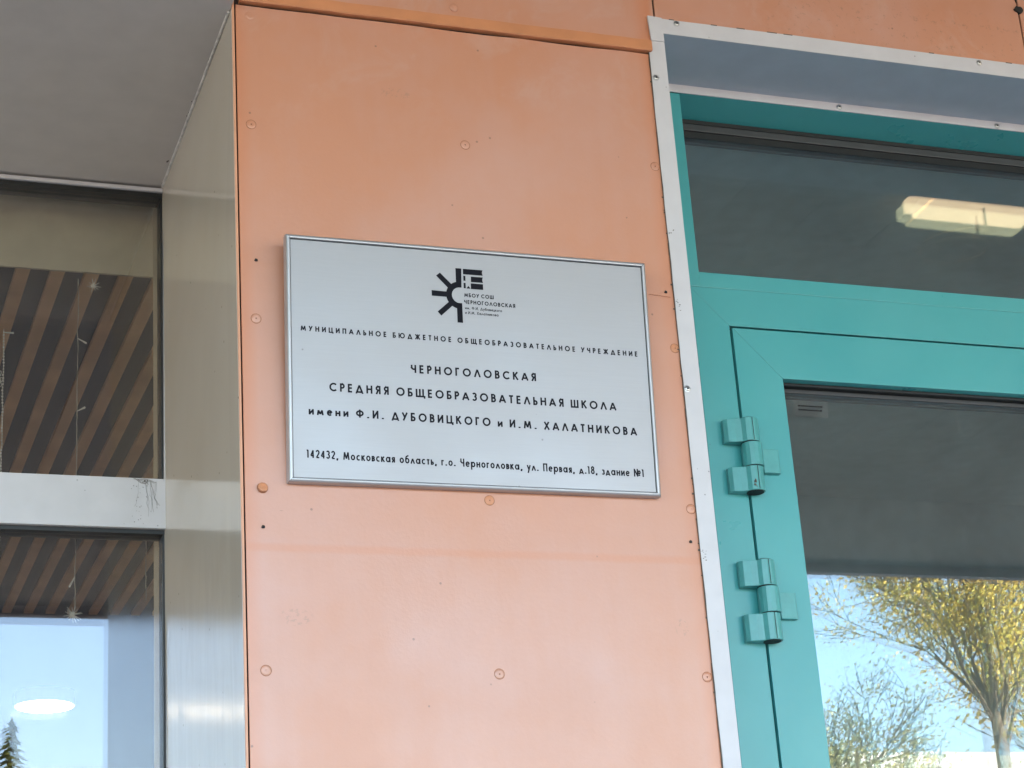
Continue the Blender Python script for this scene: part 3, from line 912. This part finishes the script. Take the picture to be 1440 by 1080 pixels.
def lower(ch):
    s = XH
    if ch == 'о': return (.64, [arc(.32, s / 2, .32 - H, s / 2 - H, 0, 360, 20)])
    if ch == 'с': return (.56, [arc(.32, s / 2, .32 - H, s / 2 - H, 48, 312, 16)])
    if ch == 'а': return (.70, [arc(.32, s / 2, .32 - H, s / 2 - H, 0, 360, 20), [(.61, 0), (.61, s)]])
    if ch == 'е': return (.62, [[(.09, .35), (.56, .35)] + arc(.32, s / 2, .32 - H, s / 2 - H, 4, 318, 18)[1:]])
    if ch == 'р': return (.70, [arc(.38, s / 2, .32 - H, s / 2 - H, 0, 360, 20), [(.09, -.32), (.09, s)]])
    if ch == 'у': return (.56, [[(.04, s), (.29, .10)], [(.52, s), (.14, -.32)]])
    if ch == 'б': return (.64, [arc(.32, s / 2, .32 - H, s / 2 - H, 0, 360, 20), [(.085, s / 2), (.085, .55), (.16, .80), (.34, .90), (.54, .97)]])
    up = ch.upper()
    w, st = G[up]
    sx = 0.80
    return (w * sx, [[(x * sx, (y - H) * (s - 2 * H) / (1 - 2 * H) + H if 0 <= y <= 1 else y * 0.9) if y not in (0, 1) else (x * sx, s * y) for x, y in q] for q in st])
def glyph(ch):
    return G[ch] if ch in G else lower(ch)

def split_sharp(pts):
    out = [[pts[0]]]
    for i in range(1, len(pts) - 1):
        a, b, c = pts[i - 1], pts[i], pts[i + 1]
        out[-1].append(b)
        d1 = math.atan2(b[1] - a[1], b[0] - a[0]); d2 = math.atan2(c[1] - b[1], c[0] - b[0])
        t = abs((d2 - d1 + PI) % (2 * PI) - PI)
        if t > math.radians(96):
            out.append([b])
    out[-1].append(pts[-1])
    return out

def ribbon(m, pts, w, u0, v0, H_, xs, d):
    """constant-width ribbon with limited mitres along pts (glyph space) laid on the plaque"""
    q = [(u0 + x * xs * H_, v0 + y * H_) for x, y in pts]
    closed = abs(q[0][0] - q[-1][0]) + abs(q[0][1] - q[-1][1]) < 1e-7
    if closed: q = q[:-1]
    n = len(q); L = []; R_ = []
    hw = w / 2
    for i in range(n):
        a = q[(i - 1) % n] if (closed or i > 0) else None
        c = q[(i + 1) % n] if (closed or i < n - 1) else None
        b = q[i]
        def nrm(p, r):
            dx, dy = r[0] - p[0], r[1] - p[1]; l = math.hypot(dx, dy) or 1e-9
            return (-dy / l, dx / l)
        if a is None: nn = nrm(b, c); k = 1
        elif c is None: nn = nrm(a, b); k = 1
        else:
            n1, n2 = nrm(a, b), nrm(b, c)
            sx, sy = n1[0] + n2[0], n1[1] + n2[1]; l = math.hypot(sx, sy) or 1e-9
            nn = (sx / l, sy / l); cs = nn[0] * n1[0] + nn[1] * n1[1]
            k = min(1 / max(cs, 0.2), 1.9)
        L.append((b[0] + nn[0] * hw * k, b[1] + nn[1] * hw * k)); R_.append((b[0] - nn[0] * hw * k, b[1] - nn[1] * hw * k))
    for i in range(n if closed else n - 1):
        j = (i + 1) % n
        m.poly([P(*L[i], d), P(*L[j], d), P(*R_[j], d), P(*R_[i], d)])

def text(name, s, u0, u1, v0, v1, cap, xs=1.0, sw=0.135, label=None, sp=0.10):
    """set s from (u0,v0) to (u1,v1); the letter spacing is solved so the line fills the width"""
    gw = lambda c: sp if c == ' ' else glyph(c)[0]
    nat = sum(gw(c) for c in s) * xs * cap
    trk = ((u1 - u0) - nat) / (len(s) - 1)
    m = Mesh(); u = u0
    for c in s:
        w, strokes = glyph(c)
        w = gw(c)
        v = v0 + (v1 - v0) * (u - u0) / (u1 - u0)
        for k, q in enumerate(strokes):
            ww = cap * sw * (1.25 if c in '.,' else 1.0)
            for kk, part in enumerate(split_sharp(q)):
                ribbon(m, part, ww, u, v, cap, xs, -0.00335 + 0.00002 * k + 0.00001 * kk)
        u += w * xs * cap + trk
    o = m.build(name, 'ink', pq, recalc=False)
    if label: o['label'] = label
    return o
text('lettering', 'МУНИЦИПАЛЬНОЕ БЮДЖЕТНОЕ ОБЩЕОБРАЗОВАТЕЛЬНОЕ УЧРЕЖДЕНИЕ', 0.0218, 0.5691, 0.2357, 0.2293, 0.0082, 0.98, 0.230, label='small widely spaced line of capitals under the emblem')
text('lettering', 'ЧЕРНОГОЛОВСКАЯ', 0.1928, 0.3946, 0.1795, 0.1778, 0.0127, 1.0, 0.212, label='short centred one-word line of capitals')
text('lettering', 'СРЕДНЯЯ ОБЩЕОБРАЗОВАТЕЛЬНАЯ ШКОЛА', 0.0645, 0.5265, 0.1430, 0.1375, 0.0128, 1.0, 0.212, label='long line of capitals ending in the word for school')
text('lettering', 'имени Ф.И. ДУБОВИЦКОГО и И.М. ХАЛАТНИКОВА', 0.0324, 0.5589, 0.1046, 0.0982, 0.0127, 0.97, 0.212, label='line with two names in capitals after a lower case word')
text('lettering', '142432, Московская область, г.о. Черноголовка, ул. Первая, д.18, здание №1', 0.0277, 0.5663, 0.0380, 0.0312, 0.0126, 0.76, 0.172, sp=0.32, label='narrow address line at the bottom starting with a postcode')
em = Mesh()
def ring(m, cu, cv, r0, r1, a0, a1, n, d):
    for k in range(n):
        t0, t1 = math.radians(a0 + (a1 - a0) * k / n), math.radians(a0 + (a1 - a0) * (k + 1) / n)
        m.poly([P(cu + r0 * math.cos(t0), cv + r0 * math.sin(t0), d), P(cu + r1 * math.cos(t0), cv + r1 * math.sin(t0), d),
                P(cu + r1 * math.cos(t1), cv + r1 * math.sin(t1), d), P(cu + r0 * math.cos(t1), cv + r0 * math.sin(t1), d)])
D0 = -0.00335
ring(em, 0.2758, 0.3107, 0.0130, 0.0225, 82, 278, 26, D0)
def quad(m, pts, d=D0 + 0.00003):
    m.poly([P(a, b, d) for a, b in pts])
quad(em, [(0.2300, 0.3068), (0.2560, 0.3066), (0.2560, 0.3154), (0.2300, 0.3160)])
quad(em, [(0.2702, 0.3555), (0.2798, 0.3555), (0.2790, 0.3236), (0.2702, 0.3250)])
quad(em, [(0.2702, 0.2657), (0.2792, 0.2657), (0.2790, 0.2980), (0.2702, 0.2980)])
quad(em, [(0.2381, 0.3406), (0.2445, 0.3460), (0.2650, 0.3260), (0.2585, 0.3200)])
quad(em, [(0.2386, 0.2815), (0.2443, 0.2751), (0.2645, 0.2940), (0.2588, 0.3000)])
def book(m, u0, u1, v0, v1, notch):
    pts = [(u0, v0), (u1, v0)]
    if notch:
        pts += [(u1 - .0007, v0 + (v1 - v0) * .25), (u1 - .0011, v0 + (v1 - v0) * .5), (u1 - .0007, v0 + (v1 - v0) * .78)]
    pts += [(u1, v1), (u0, v1)]
    quad(m, pts)
book(em, 0.2824, 0.3148, 0.3462, 0.3553, True)
book(em, 0.2826, 0.2860, 0.3355, 0.3439, False)
book(em, 0.2950, 0.3148, 0.3342, 0.3433, True)
book(em, 0.2826, 0.2860, 0.3231, 0.3320, False)
book(em, 0.2944, 0.3146, 0.3226, 0.3320, False)
quad(em, [(0.2870, 0.3230), (0.2938, 0.3231), (0.2904, 0.3275)])
eo = em.build('emblem', 'ink', pq, recalc=False)
eo['label'] = 'black half gear and stacked books emblem'
text('emblem_caption', 'МБОУ СОШ', 0.2831, 0.3311, 0.3090, 0.3085, 0.0061, 1.0, 0.22)
text('emblem_caption', 'ЧЕРНОГОЛОВСКАЯ', 0.2826, 0.3662, 0.2975, 0.2965, 0.0062, 1.0, 0.22)
text('emblem_caption', 'им. Ф.И. Дубовицкого', 0.2834, 0.3441, 0.2886, 0.2879, 0.0048, 0.95, 0.16, sp=0.3)
text('emblem_caption', 'и И.М. Халатникова', 0.2833, 0.3378, 0.2808, 0.2802, 0.0048, 0.95, 0.16, sp=0.3)

# ------------------------------------------------------------------ recess around the left window
rc = thing('window_recess', (-0.4, 0.3, 0.0), 'grey sheet-lined recess around the slatted-ceiling window with glossy streaked side panel', 'wall')
def reveal_face(x_out, x_in_top, x_in_bot, t):
    return Mesh().hexa([(x_out, -0.001, 0.0), (x_out + t, -0.001, 0.0), (x_in_bot + t + .002, 0.665, 0.0), (x_in_bot + .0005, 0.665, 0.0),
                        (x_out, -0.001, 3.3400), (x_out + t, -0.001, 3.3400), (x_in_top + t + .003, 0.665, 3.3400), (x_in_top + .0005, 0.665, 3.3400)])
Mesh().hexa([(0.5905, 0.0, 0.0), (0.5911, 0.0, 0.0), (0.5950, 0.665, 0.0), (0.5942, 0.665, 0.0),
             (0.5905, 0.0, 3.3420), (0.5911, 0.0, 3.3420), (0.5890, 0.665, 3.3420), (0.5866, 0.665, 3.3420)]).build('side_lining', 'reveal', rc)
Mesh().box(-1.5, -1.40, 0.0, 0.665, 0.0, 3.3420).build('side_lining', 'reveal', rc)
Mesh().hexa([(-1.40, -0.045, 3.3342), (0.5902, -0.045, 3.3342), (0.5885, 0.62, 3.3165), (-1.40, 0.62, 3.3165),
             (-1.40, -0.045, 3.3440), (0.5902, -0.045, 3.3440), (0.5885, 0.62, 3.3440), (-1.40, 0.62, 3.3440)]).build('ceiling_lining', 'soffit', rc)
# pale bead of sealant in the corner, with grubby patches
sb = Mesh(); rnd = random.Random(31)
pts = [(0.5880 - 0.0022 * (i / 12), 0.01 + 0.60 * i / 12, 3.3318 - 0.0165 * i / 12 + rnd.uniform(-.0003, .0003)) for i in range(13)]
sb.tube([(a, b, c - 0.0006) for a, b, c in pts], 0.0024, 6).build('sealant_bead', simple('grubby_sealant', (0.68, 0.65, 0.60), 0.6, var=0.3, scale=60), rc)
gm = Mesh()
for t in (0.16, 0.30, 0.34, 0.52, 0.56, 0.60):
    for _ in range(2):
        y = t + rnd.uniform(-.008, .008); x = 0.5885 - rnd.uniform(0.0, 0.012) * (1 if t > 0.5 else 0.5)
        z = 3.3330 - 0.0165 * y / 0.62 - 0.0008
        r = rnd.uniform(0.0004, 0.0012)
        gm.box(x - r, x + r, y - r * 2, y + r * 2, z - 0.0004, z + 0.0004)
tag(gm.build('corner_grime', 'web_shade', rc), kind='stuff')
# window sill wall under the glass
Mesh().box(-1.40, 0.590, 0.600, 0.70, 0.0, 0.60).build('sill_wall', 'soffit', rc)

# ------------------------------------------------------------------ left window
wd = thing('recessed_window', (-0.4, 0.62, 0.6), 'tall two-light window in the grey recess, slatted timber ceiling seen through it', 'window')
YW = 0.610
def fb(n, x0, x1, z0, z1, y0=YW, y1=0.66, mat='white', bev=0.0012):
    return Mesh().box(x0, x1, y0, y1, z0, z1).build(n, mat, wd, bevel=bev)
wht = MAT['white']
fb('frame_head', -1.398, 0.5868, 3.3045, 3.3120)
fb('frame_stile', 0.5872, 0.5905, 2.7412, 3.3120, YW - .002, 0.66, MAT['frame_al'], 0.0008)
fb('frame_stile', 0.5890, 0.5930, 0.60, 2.6480, YW - .002, 0.66, MAT['frame_al'], 0.0008)
fb('frame_stile', -1.398, -1.36, 0.60, 3.3042)
mb = fb('transom_bar', -1.358, 0.5915, 2.6500, 2.7410, YW - .004, 0.66, 'white', 0.0015)
fb('gasket', -1.358, 0.5870, 3.2955, 3.3043, 0.6160, 0.66, 'rubber', 0.0)
fb('gasket', 0.5842, 0.5870, 2.7412, 3.2953, 0.6180, 0.66, 'rubber', 0.0)
fb('gasket', -1.358, 0.5886, 2.6425, 2.6498, 0.6160, 0.66, 'rubber', 0.0)
fb('gasket', 0.5858, 0.5888, 0.60, 2.6423, 0.6180, 0.66, 'rubber', 0.0)
pane(-1.358, 0.5840, 0.630, 2.7412, 3.2953).build('glass_pane', 'glassL', wd)
pane(-1.358, 0.5840, 0.646, 2.7412, 3.2953, tilt=0.0008, tiltz=0.001).build('glass_pane', 'glassL', wd)
pane(-1.358, 0.5856, 0.6275, 0.602, 2.6423, tiltz=0.0045).build('glass_pane', 'glassL', wd)
pane(-1.358, 0.5856, 0.644, 0.602, 2.6423, tilt=0.0035, tiltz=0.0080).build('glass_pane', 'glassL', wd)
# cobweb and dirt on the transom bar corner
cw = Mesh(); rnd = random.Random(12)
yb = YW - .0046
def wl_(pts, r=0.00022):
    cw.tube([(x, yb - 0.0004, z) for x, z in pts], r, 3)
for _ in range(9):
    x = 0.552 + rnd.uniform(-0.012, 0.022); z = 2.738 + rnd.uniform(-.004, .002); p = [(x, z)]
    for k in range(6):
        x += rnd.uniform(-.003, .0055); z -= rnd.uniform(.002, .014); p.append((x, max(z, 2.652)))
    wl_(p, rnd.choice((0.00012, 0.00018)))
for _ in range(5):
    x = 0.527 + rnd.uniform(0, 0.02); z = 2.7385; p = [(x, z)]
    for k in range(5):
        x += rnd.uniform(.002, .008); z += rnd.uniform(-.004, .001); p.append((x, min(z, 2.7402)))
    wl_(p, rnd.choice((0.0002, 0.0003)))
for _ in range(7):
    x = 0.553 + rnd.uniform(-.004, .006); z = 2.735 + rnd.uniform(-.005, .004)
    cw.box(x, x + rnd.uniform(.001, .0025), yb - .0006, yb, z, z + rnd.uniform(.001, .003))
for _ in range(26):
    x = 0.56 - abs(rnd.gauss(0, 0.022)); z = rnd.uniform(2.655, 2.736); r = rnd.uniform(.0003, .0008)
    cw.box(x, x + 2 * r, yb - .0003, yb, z, z + 2 * r)
tag(cw.build('cobweb', 'web_shade', mb), 'dusty cobweb in the corner of the bar', kind='stuff')

# ------------------------------------------------------------------ room behind the glass
for nm, args, mt in (('interior_floor', (-4.0, 8.0, 0.72, 10.9, 0.02, 0.06), 'infloor'),
                     ('interior_wall', (-4.2, -4.0, 0.72, 10.9, 0.0, 3.72), 'inwall'),
                     ('interior_wall', (8.0, 8.2, 0.72, 10.9, 0.0, 3.72), 'inwall'),
                     ('interior_wall', (-4.0, 8.0, 10.7, 10.9, 0.06, 3.72), 'inwall'),
                     ('interior_ceiling', (-4.0, 8.0, 0.30, 10.698, 3.722, 3.76), 'void'),
                     ('vestibule_ceiling', (1.415, 4.5, 0.302, 2.9, 3.56, 3.58), 'vest'),
                     ('vestibule_wall', (1.415, 4.5, 2.9, 2.95, 0.062, 3.56), 'vest')):
    tag(Mesh().box(*args).build(nm, mt), kind='structure')
tag(Mesh().box(-1.5, 0.5965, 0.720, 0.726, 3.1800, 3.720).build('interior_lintel', 'beige'), kind='structure')
tag(Mesh().box(0.5868, 1.30, 0.6655, 0.7195, 0.06, 3.72).build('interior_pier', 'beige'), kind='structure')
tag(Mesh().box(1.3335, 1.41, 0.30, 0.66, 0.06, 3.72).build('interior_jamb', 'inwall'), kind='structure')
tag(Mesh().box(2.62, 8.0, 0.30, 0.719, 0.06, 3.72).build('interior_front_wall', 'inwall'), kind='structure')
tag(Mesh().box(-4.0, -1.5, 0.701, 0.719, 0.06, 3.72).build('interior_front_panel', 'inwall'), kind='structure')
sl = thing('slatted_ceiling', (-1.0, 5.7, 3.60), 'row of brown timber battens with dark gaps hung under the ceiling behind the recessed window', 'ceiling')
first = None
L0, L1 = 0.90, 4.75
i = 0
x = -3.20
pitch = 0.0800
x = 0.612 - 47 * pitch
while x < 2.6:
    if first is None:
        dx = -0.0135 * (L1 - L0)
        m = Mesh().hexa([(-.016, 0, 0), (.016, 0, 0), (.016 + dx, L1 - L0, 0), (-.016 + dx, L1 - L0, 0),
                         (-.016, 0, .014), (.016, 0, .014), (.016 + dx, L1 - L0, .014), (-.016 + dx, L1 - L0, .014)])
        first = m.build('slat', 'slat', sl)
        first.location = (x, L0, 3.60)
    else:
        place(first.data, 'slat', sl, (x, L0, 3.60))
    x += pitch
# ceiling lamp inside
MAT['lampin'] = emit('lamp_disc_glow', (1.0, 0.96, 0.90), 2.0)
MAT['lampmid'] = emit('mid_lamp_glow', (1.0, 0.80, 0.56), 0.9)
MAT['lampfill'] = emit('added_fill_glow', (1.0, 0.84, 0.62), 38.0)  # glow of the unseen lamp added to light the slats
def disc_lamp(x, y, label, glow='lampin'):
    t = thing('ceiling_lamp', (x, y, 3.60), label, 'lamp', 'round lamps on the slatted ceiling')
    Mesh().prism(circ(x, y, 0.130, 0, 2 * PI * 31 / 32, 31), 3.5405, 3.599).build('housing', 'white', t)
    Mesh().prism(circ(x, y, 0.122, 0, 2 * PI * 31 / 32, 31), 3.5370, 3.5400).build('diffuser', glow, t)
    return t
disc_lamp(1.02, 6.08, 'white round lit lamp on the slatted ceiling, mirrored sky around it in the window')
disc_lamp(-0.62, 6.15, 'white round lit lamp on the slatted ceiling beside the far lamp, away from the door', 'lampmid')
disc_lamp(-1.4, 2.60, 'added unseen round lamp nearest the facade, lighting the slats', 'lampfill')  # extra lamp out of view, put in to brighten the slats

# hanging decorations inside the window
rnd = random.Random(17)
def garland(x, z0, z1, dense, label, twigs):
    t = thing('string_light', (x, 0.75, z0), label, 'string light', 'strings of wire lights in the recessed window')
    m = Mesh(); n = int((z1 - z0) / 0.006); pts = []
    xx = x
    for k in range(n + 1):
        xx += rnd.uniform(-.0006, .0006) + (x - xx) * 0.15
        pts.append((xx, 0.75, z0 + (z1 - z0) * k / n))
    m.tube(pts, 0.00075, 4)
    m.build('wire', 'wire', t)
    if dense:
        b = Mesh()
        for k in range(0, n, 1):
            p = pts[k]; r = 0.0013
            b.box(p[0] - r + rnd.uniform(-.001, .001), p[0] + r, 0.7478, 0.7492, p[2] - r, p[2] + r)
        tag(b.build('bead', 'star', t), kind='stuff')
    for (z, dx, dz) in twigs:
        q = min(pts, key=lambda p: abs(p[2] - z))
        Mesh().tube([q, (q[0] + dx, 0.748, q[2] + dz)], [0.0008, 0.0022], 5).build('bulb', 'star', t, smooth=True)
    return t
garland(0.4525, 2.5400, 3.178, False, 'thin wire light string ending at a tinsel star below the white bar', [(3.055, .016, -.010), (2.915, .015, .008), (2.60, -.010, -.020)])
garland(0.3195, 2.50, 3.066, True, 'thick beaded wire light string beside the looped snowflake', [(3.062, .018, -.001)])
garland(0.5775, 2.56, 2.74, False, 'short bare wire string hanging close against the beige window jamb', [])
def star(x, z, r, n, label, seed):
    rr = random.Random(seed)
    m = Mesh()
    for k in range(n):
        a = 2 * PI * k / n + rr.uniform(-.12, .12); L = r * rr.uniform(0.7, 1.0)
        m.tube([(x, 0.746, z), (x + L * math.cos(a), 0.746 + rr.uniform(-.004, .004), z + L * math.sin(a))], [0.0012, 0.0005], 4)
    o = m.build('tinsel_star', 'star')
    return tag(o, label, 'ornament', 'tinsel stars in the recessed window')
star(0.4800, 3.1648, 0.0150, 10, 'thin rayed white star stuck high on the recessed window pane', 1)
star(0.4490, 2.5300, 0.0170, 15, 'silver tinsel star hanging on the wire below the white bar', 2)
sf = Mesh()
for (dx, dz, r, a0) in ((0, 0, .012, 0), (-.004, .020, .010, 40), (.004, -.012, .009, 80)):
    for k in range(4):
        a = math.radians(a0 + 55 * k)
        sf.tube([(0.3115 + dx + .003 * math.cos(t * 2 * PI / 10 + a) + r * 0.6 * math.cos(a) * (1 - math.cos(t * 2 * PI / 10)) / 2, 0.745, 2.972 + dz + r * math.sin(a) * math.sin(t * PI / 10)) for t in range(11)], 0.0006, 4)
tag(sf.build('wire_snowflake', 'star'), 'looped white wire snowflake beside the beaded string', 'ornament')

# ------------------------------------------------------------------ canopy over the entrance
ZC = 3.90
YC = -4.50
cp = thing('entrance_canopy', (2.0, -2.2, 0.0), 'deep grey flat canopy over the entrance on slim round columns', 'canopy')
Mesh().box(-9, 14, YC + 0.02, -0.004, ZC + 0.012, ZC + 0.24).build('deck', 'canopy', cp)
Mesh().box(-9, 14, YC - 0.03, YC + 0.018, ZC - 0.040, ZC + 0.30).build('fascia', 'fascia', cp, bevel=0.004)
pm = Mesh().box(0.0008, 0.2492, YC + 0.02, -0.006, ZC, ZC + 0.010).build('soffit_board', 'canopy', cp, bevel=0.0008)
pm.location = (-9, 0, 0)
x = -8.75
while x < 13.9:
    place(pm.data, 'soffit_board', cp, (x, 0, random.uniform(0, 0.0004)))
    x += 0.25
for x in (-8.0, 13.2):
    Mesh().tube([(x, YC + 0.2, 0.004), (x, YC + 0.2, ZC - 0.001)], 0.08, 20).build('column', 'canopy', cp, smooth=True)
MAT['lampout'] = emit('fluorescent_diffuser_glow', (1.0, 0.74, 0.44), 0.50)
cl = thing('canopy_lamp', (2.88, -0.875, ZC), 'lit box fluorescent lamp under the canopy, mirrored in the transom glass', 'lamp')
Mesh().box(2.735, 3.060, -0.942, -0.808, ZC - 0.030, ZC - 0.001).build('housing', 'white', cl, bevel=0.003)
Mesh().box(2.723, 3.056, -0.950, -0.800, ZC - 0.060, ZC - 0.031).build('diffuser', 'lampout', cl, bevel=0.006)
Mesh().box(2.690, 2.721, -0.934, -0.815, ZC - 0.056, ZC - 0.020).build('end_cap', 'lampout', cl, bevel=0.004)
cb = Mesh()
cb.tube([(2.86 + 0.095 * math.cos(t), -0.985 + 0.085 * math.sin(t), ZC - 0.085 - 0.015 * math.sin(t * 0.5) - 0.0012 * k) for k, t in enumerate([0.9 + 6.9 * i / 40 for i in range(41)])] , 0.0032, 6)
cb.tube([(2.86 + 0.095 * math.cos(0.9), -0.985 + 0.085 * math.sin(0.9), ZC - 0.115), (2.90, -0.88, ZC - 0.10), (2.88, -0.85, ZC - 0.06)], 0.0030, 6)
tag(cb.build('loose_cable', simple('grey_cable', (0.34, 0.33, 0.31), 0.5)), 'loop of loose cable hanging beside the canopy lamp', 'cable')

# ------------------------------------------------------------------ trees and a far building that the glass mirrors
def make_tree(name, x, y, h_trunk, height, spread, leaf_mat, label, seed, leaves=5200, leaf=0.05, lean=0.0):
    r = random.Random(seed)
    t = thing(name, (x, y, 0), label, 'tree')
    tm = Mesh(); bm_ = Mesh(); tips = []
    tm.tube([(x, y, -0.05), (x + .03, y, h_trunk * .5), (x + lean, y, h_trunk), (x + lean - .05, y, h_trunk + (height - h_trunk) * .5)], [0.17, 0.13, 0.09, 0.03], 10)
    def grow(p, d, L, rad, lev):
        pts = [p]; dd = d.copy()
        n = 5
        for k in range(n):
            dd = (dd + Vector((r.gauss(0, .10), r.gauss(0, .10), r.gauss(0.05, .05)))).normalized()
            pts.append(pts[-1] + dd * L / n)
        bm_.tube(pts, [max(0.006, rad * (1 - 0.75 * k / n)) for k in range(n + 1)], 5 if lev < 2 else 3)
        if lev >= 1:
            tips.extend(pts[1:])
        if lev < 3:
            nb = {0: 6, 1: 5, 2: 4}[lev]
            for k in range(nb):
                q = pts[r.randint(1, n)]
                a = r.uniform(0, 2 * PI); e = r.uniform(0.35, 0.8)
                side = dd.orthogonal().normalized()
                side.rotate(Matrix.Rotation(a, 3, dd))
                nd = (dd * math.cos(e) + side * math.sin(e)).normalized()
                grow(q, nd, L * r.uniform(0.45, 0.66), rad * 0.45, lev + 1)
    N = 9
    for k in range(N):
        a = 2 * PI * k / N + r.uniform(-.3, .3)
        e = r.uniform(0.15, 0.78)
        d = Vector((math.cos(a) * math.sin(e), math.sin(a) * math.sin(e), math.cos(e)))
        s = (height - h_trunk) * 0.62 / max(math.cos(e), 0.55)
        grow(Vector((x + lean, y, h_trunk - r.uniform(0, 0.9))), d, min(s, spread), 0.038, 0)
    tm.build('trunk', 'bark', t, smooth=True)
    bm_.build('branch', 'bark', t, recalc=False)
    lm_ = Mesh()
    for k in range(leaves):
        c = r.choice(tips)
        p = c + Vector((r.gauss(0, .13), r.gauss(0, .13), r.gauss(0, .12)))
        s = leaf * r.uniform(0.6, 1.3)
        n1 = Vector((r.gauss(0, 1), r.gauss(0, 1), r.gauss(0, 1))).normalized(); n2 = n1.orthogonal().normalized(); n3 = n1.cross(n2)
        lm_.poly([p - n2 * s, p - n3 * s * .55, p + n2 * s, p + n3 * s * .55])
    lo = lm_.build('crown', leaf_mat, t, recalc=False)
    lo['kind'] = 'stuff'
    return t
yel = leaf_material('autumn_yellow_leaves', (0.95, 0.72, 0.14), (0.74, 0.66, 0.20))
olv = leaf_material('olive_leaves', (0.88, 0.80, 0.38), (0.68, 0.68, 0.36))
make_tree('autumn_tree', 15.25, -20.0, 6.6, 10.8, 2.4, yel, 'slender tree with fanned branches and sparse yellow leaves, mirrored in the door glass', 41, 15000, 0.037)
make_tree('olive_tree', 13.6, -21.5, 4.6, 8.3, 1.7, olv, 'sparse olive green bushy tree behind the fanned yellow tree', 5, 9500, 0.036)
make_tree('olive_tree', 19.5, -23.0, 5.0, 10.0, 3.0, yel, 'thin yellowing tree beyond the fanned yellow tree, further from the window', 6, 6500)
def make_conifer(x, y, h_, label, seed, mat):
    r = random.Random(seed)
    t = thing('conifer_tree', (x, y, 0), label, 'tree')
    Mesh().tube([(x, y, -.05), (x, y, h_)], [0.14, 0.01], 8).build('trunk', 'bark', t)
    m = Mesh()
    for k in range(4200):
        u = r.random() ** 0.6
        z = h_ * (1 - u * 0.9); rad = (0.03 + 1.35 * u) * r.uniform(.15, 1); a = r.uniform(0, 2 * PI)
        z -= rad * .35
        p = Vector((x + rad * math.cos(a), y + rad * math.sin(a), z))
        n2 = Vector((math.cos(a), math.sin(a), -0.4)).normalized() * 0.11; n3 = Vector((-math.sin(a), math.cos(a), r.uniform(-.5, .5))) * 0.03
        m.poly([p - n2, p - n3, p + n2, p + n3])
    o = m.build('crown', mat, t, recalc=False); o['kind'] = 'stuff'
    return t
grn = leaf_material('dark_green_needles', (0.16, 0.17, 0.03), (0.05, 0.08, 0.02))
make_conifer(2.50, -20.0, 6.75, 'tall green pointed conifer mirrored low in the recessed window', 3, grn)
make_conifer(-1.2, -22.0, 5.6, 'shorter dark conifer beside the tall pointed one', 4, grn)

fb_ = thing('apartment_block', (34, -52, 0), 'pale flat-roofed block far across the yard beyond the yellow tree', 'building')
Mesh().box(24, 52, -60, -50, 0, 11.0).build('wall', 'pale', fb_)
Mesh().box(23.6, 52.4, -60.4, -49.6, 11.002, 11.6).build('roof', 'pale', fb_)
wm = None
for fl in range(3):
    for k in range(9):
        if wm is None:
            wm = Mesh().box(0, 1.5, -50.02, -49.95, 0, 1.6).build('window', 'winfar', fb_)
            wm.location = (25.5, 0, 1.4)
        else:
            place(wm.data, 'window', fb_, (25.5 + k * 2.95, 0, 1.4 + fl * 3.1))
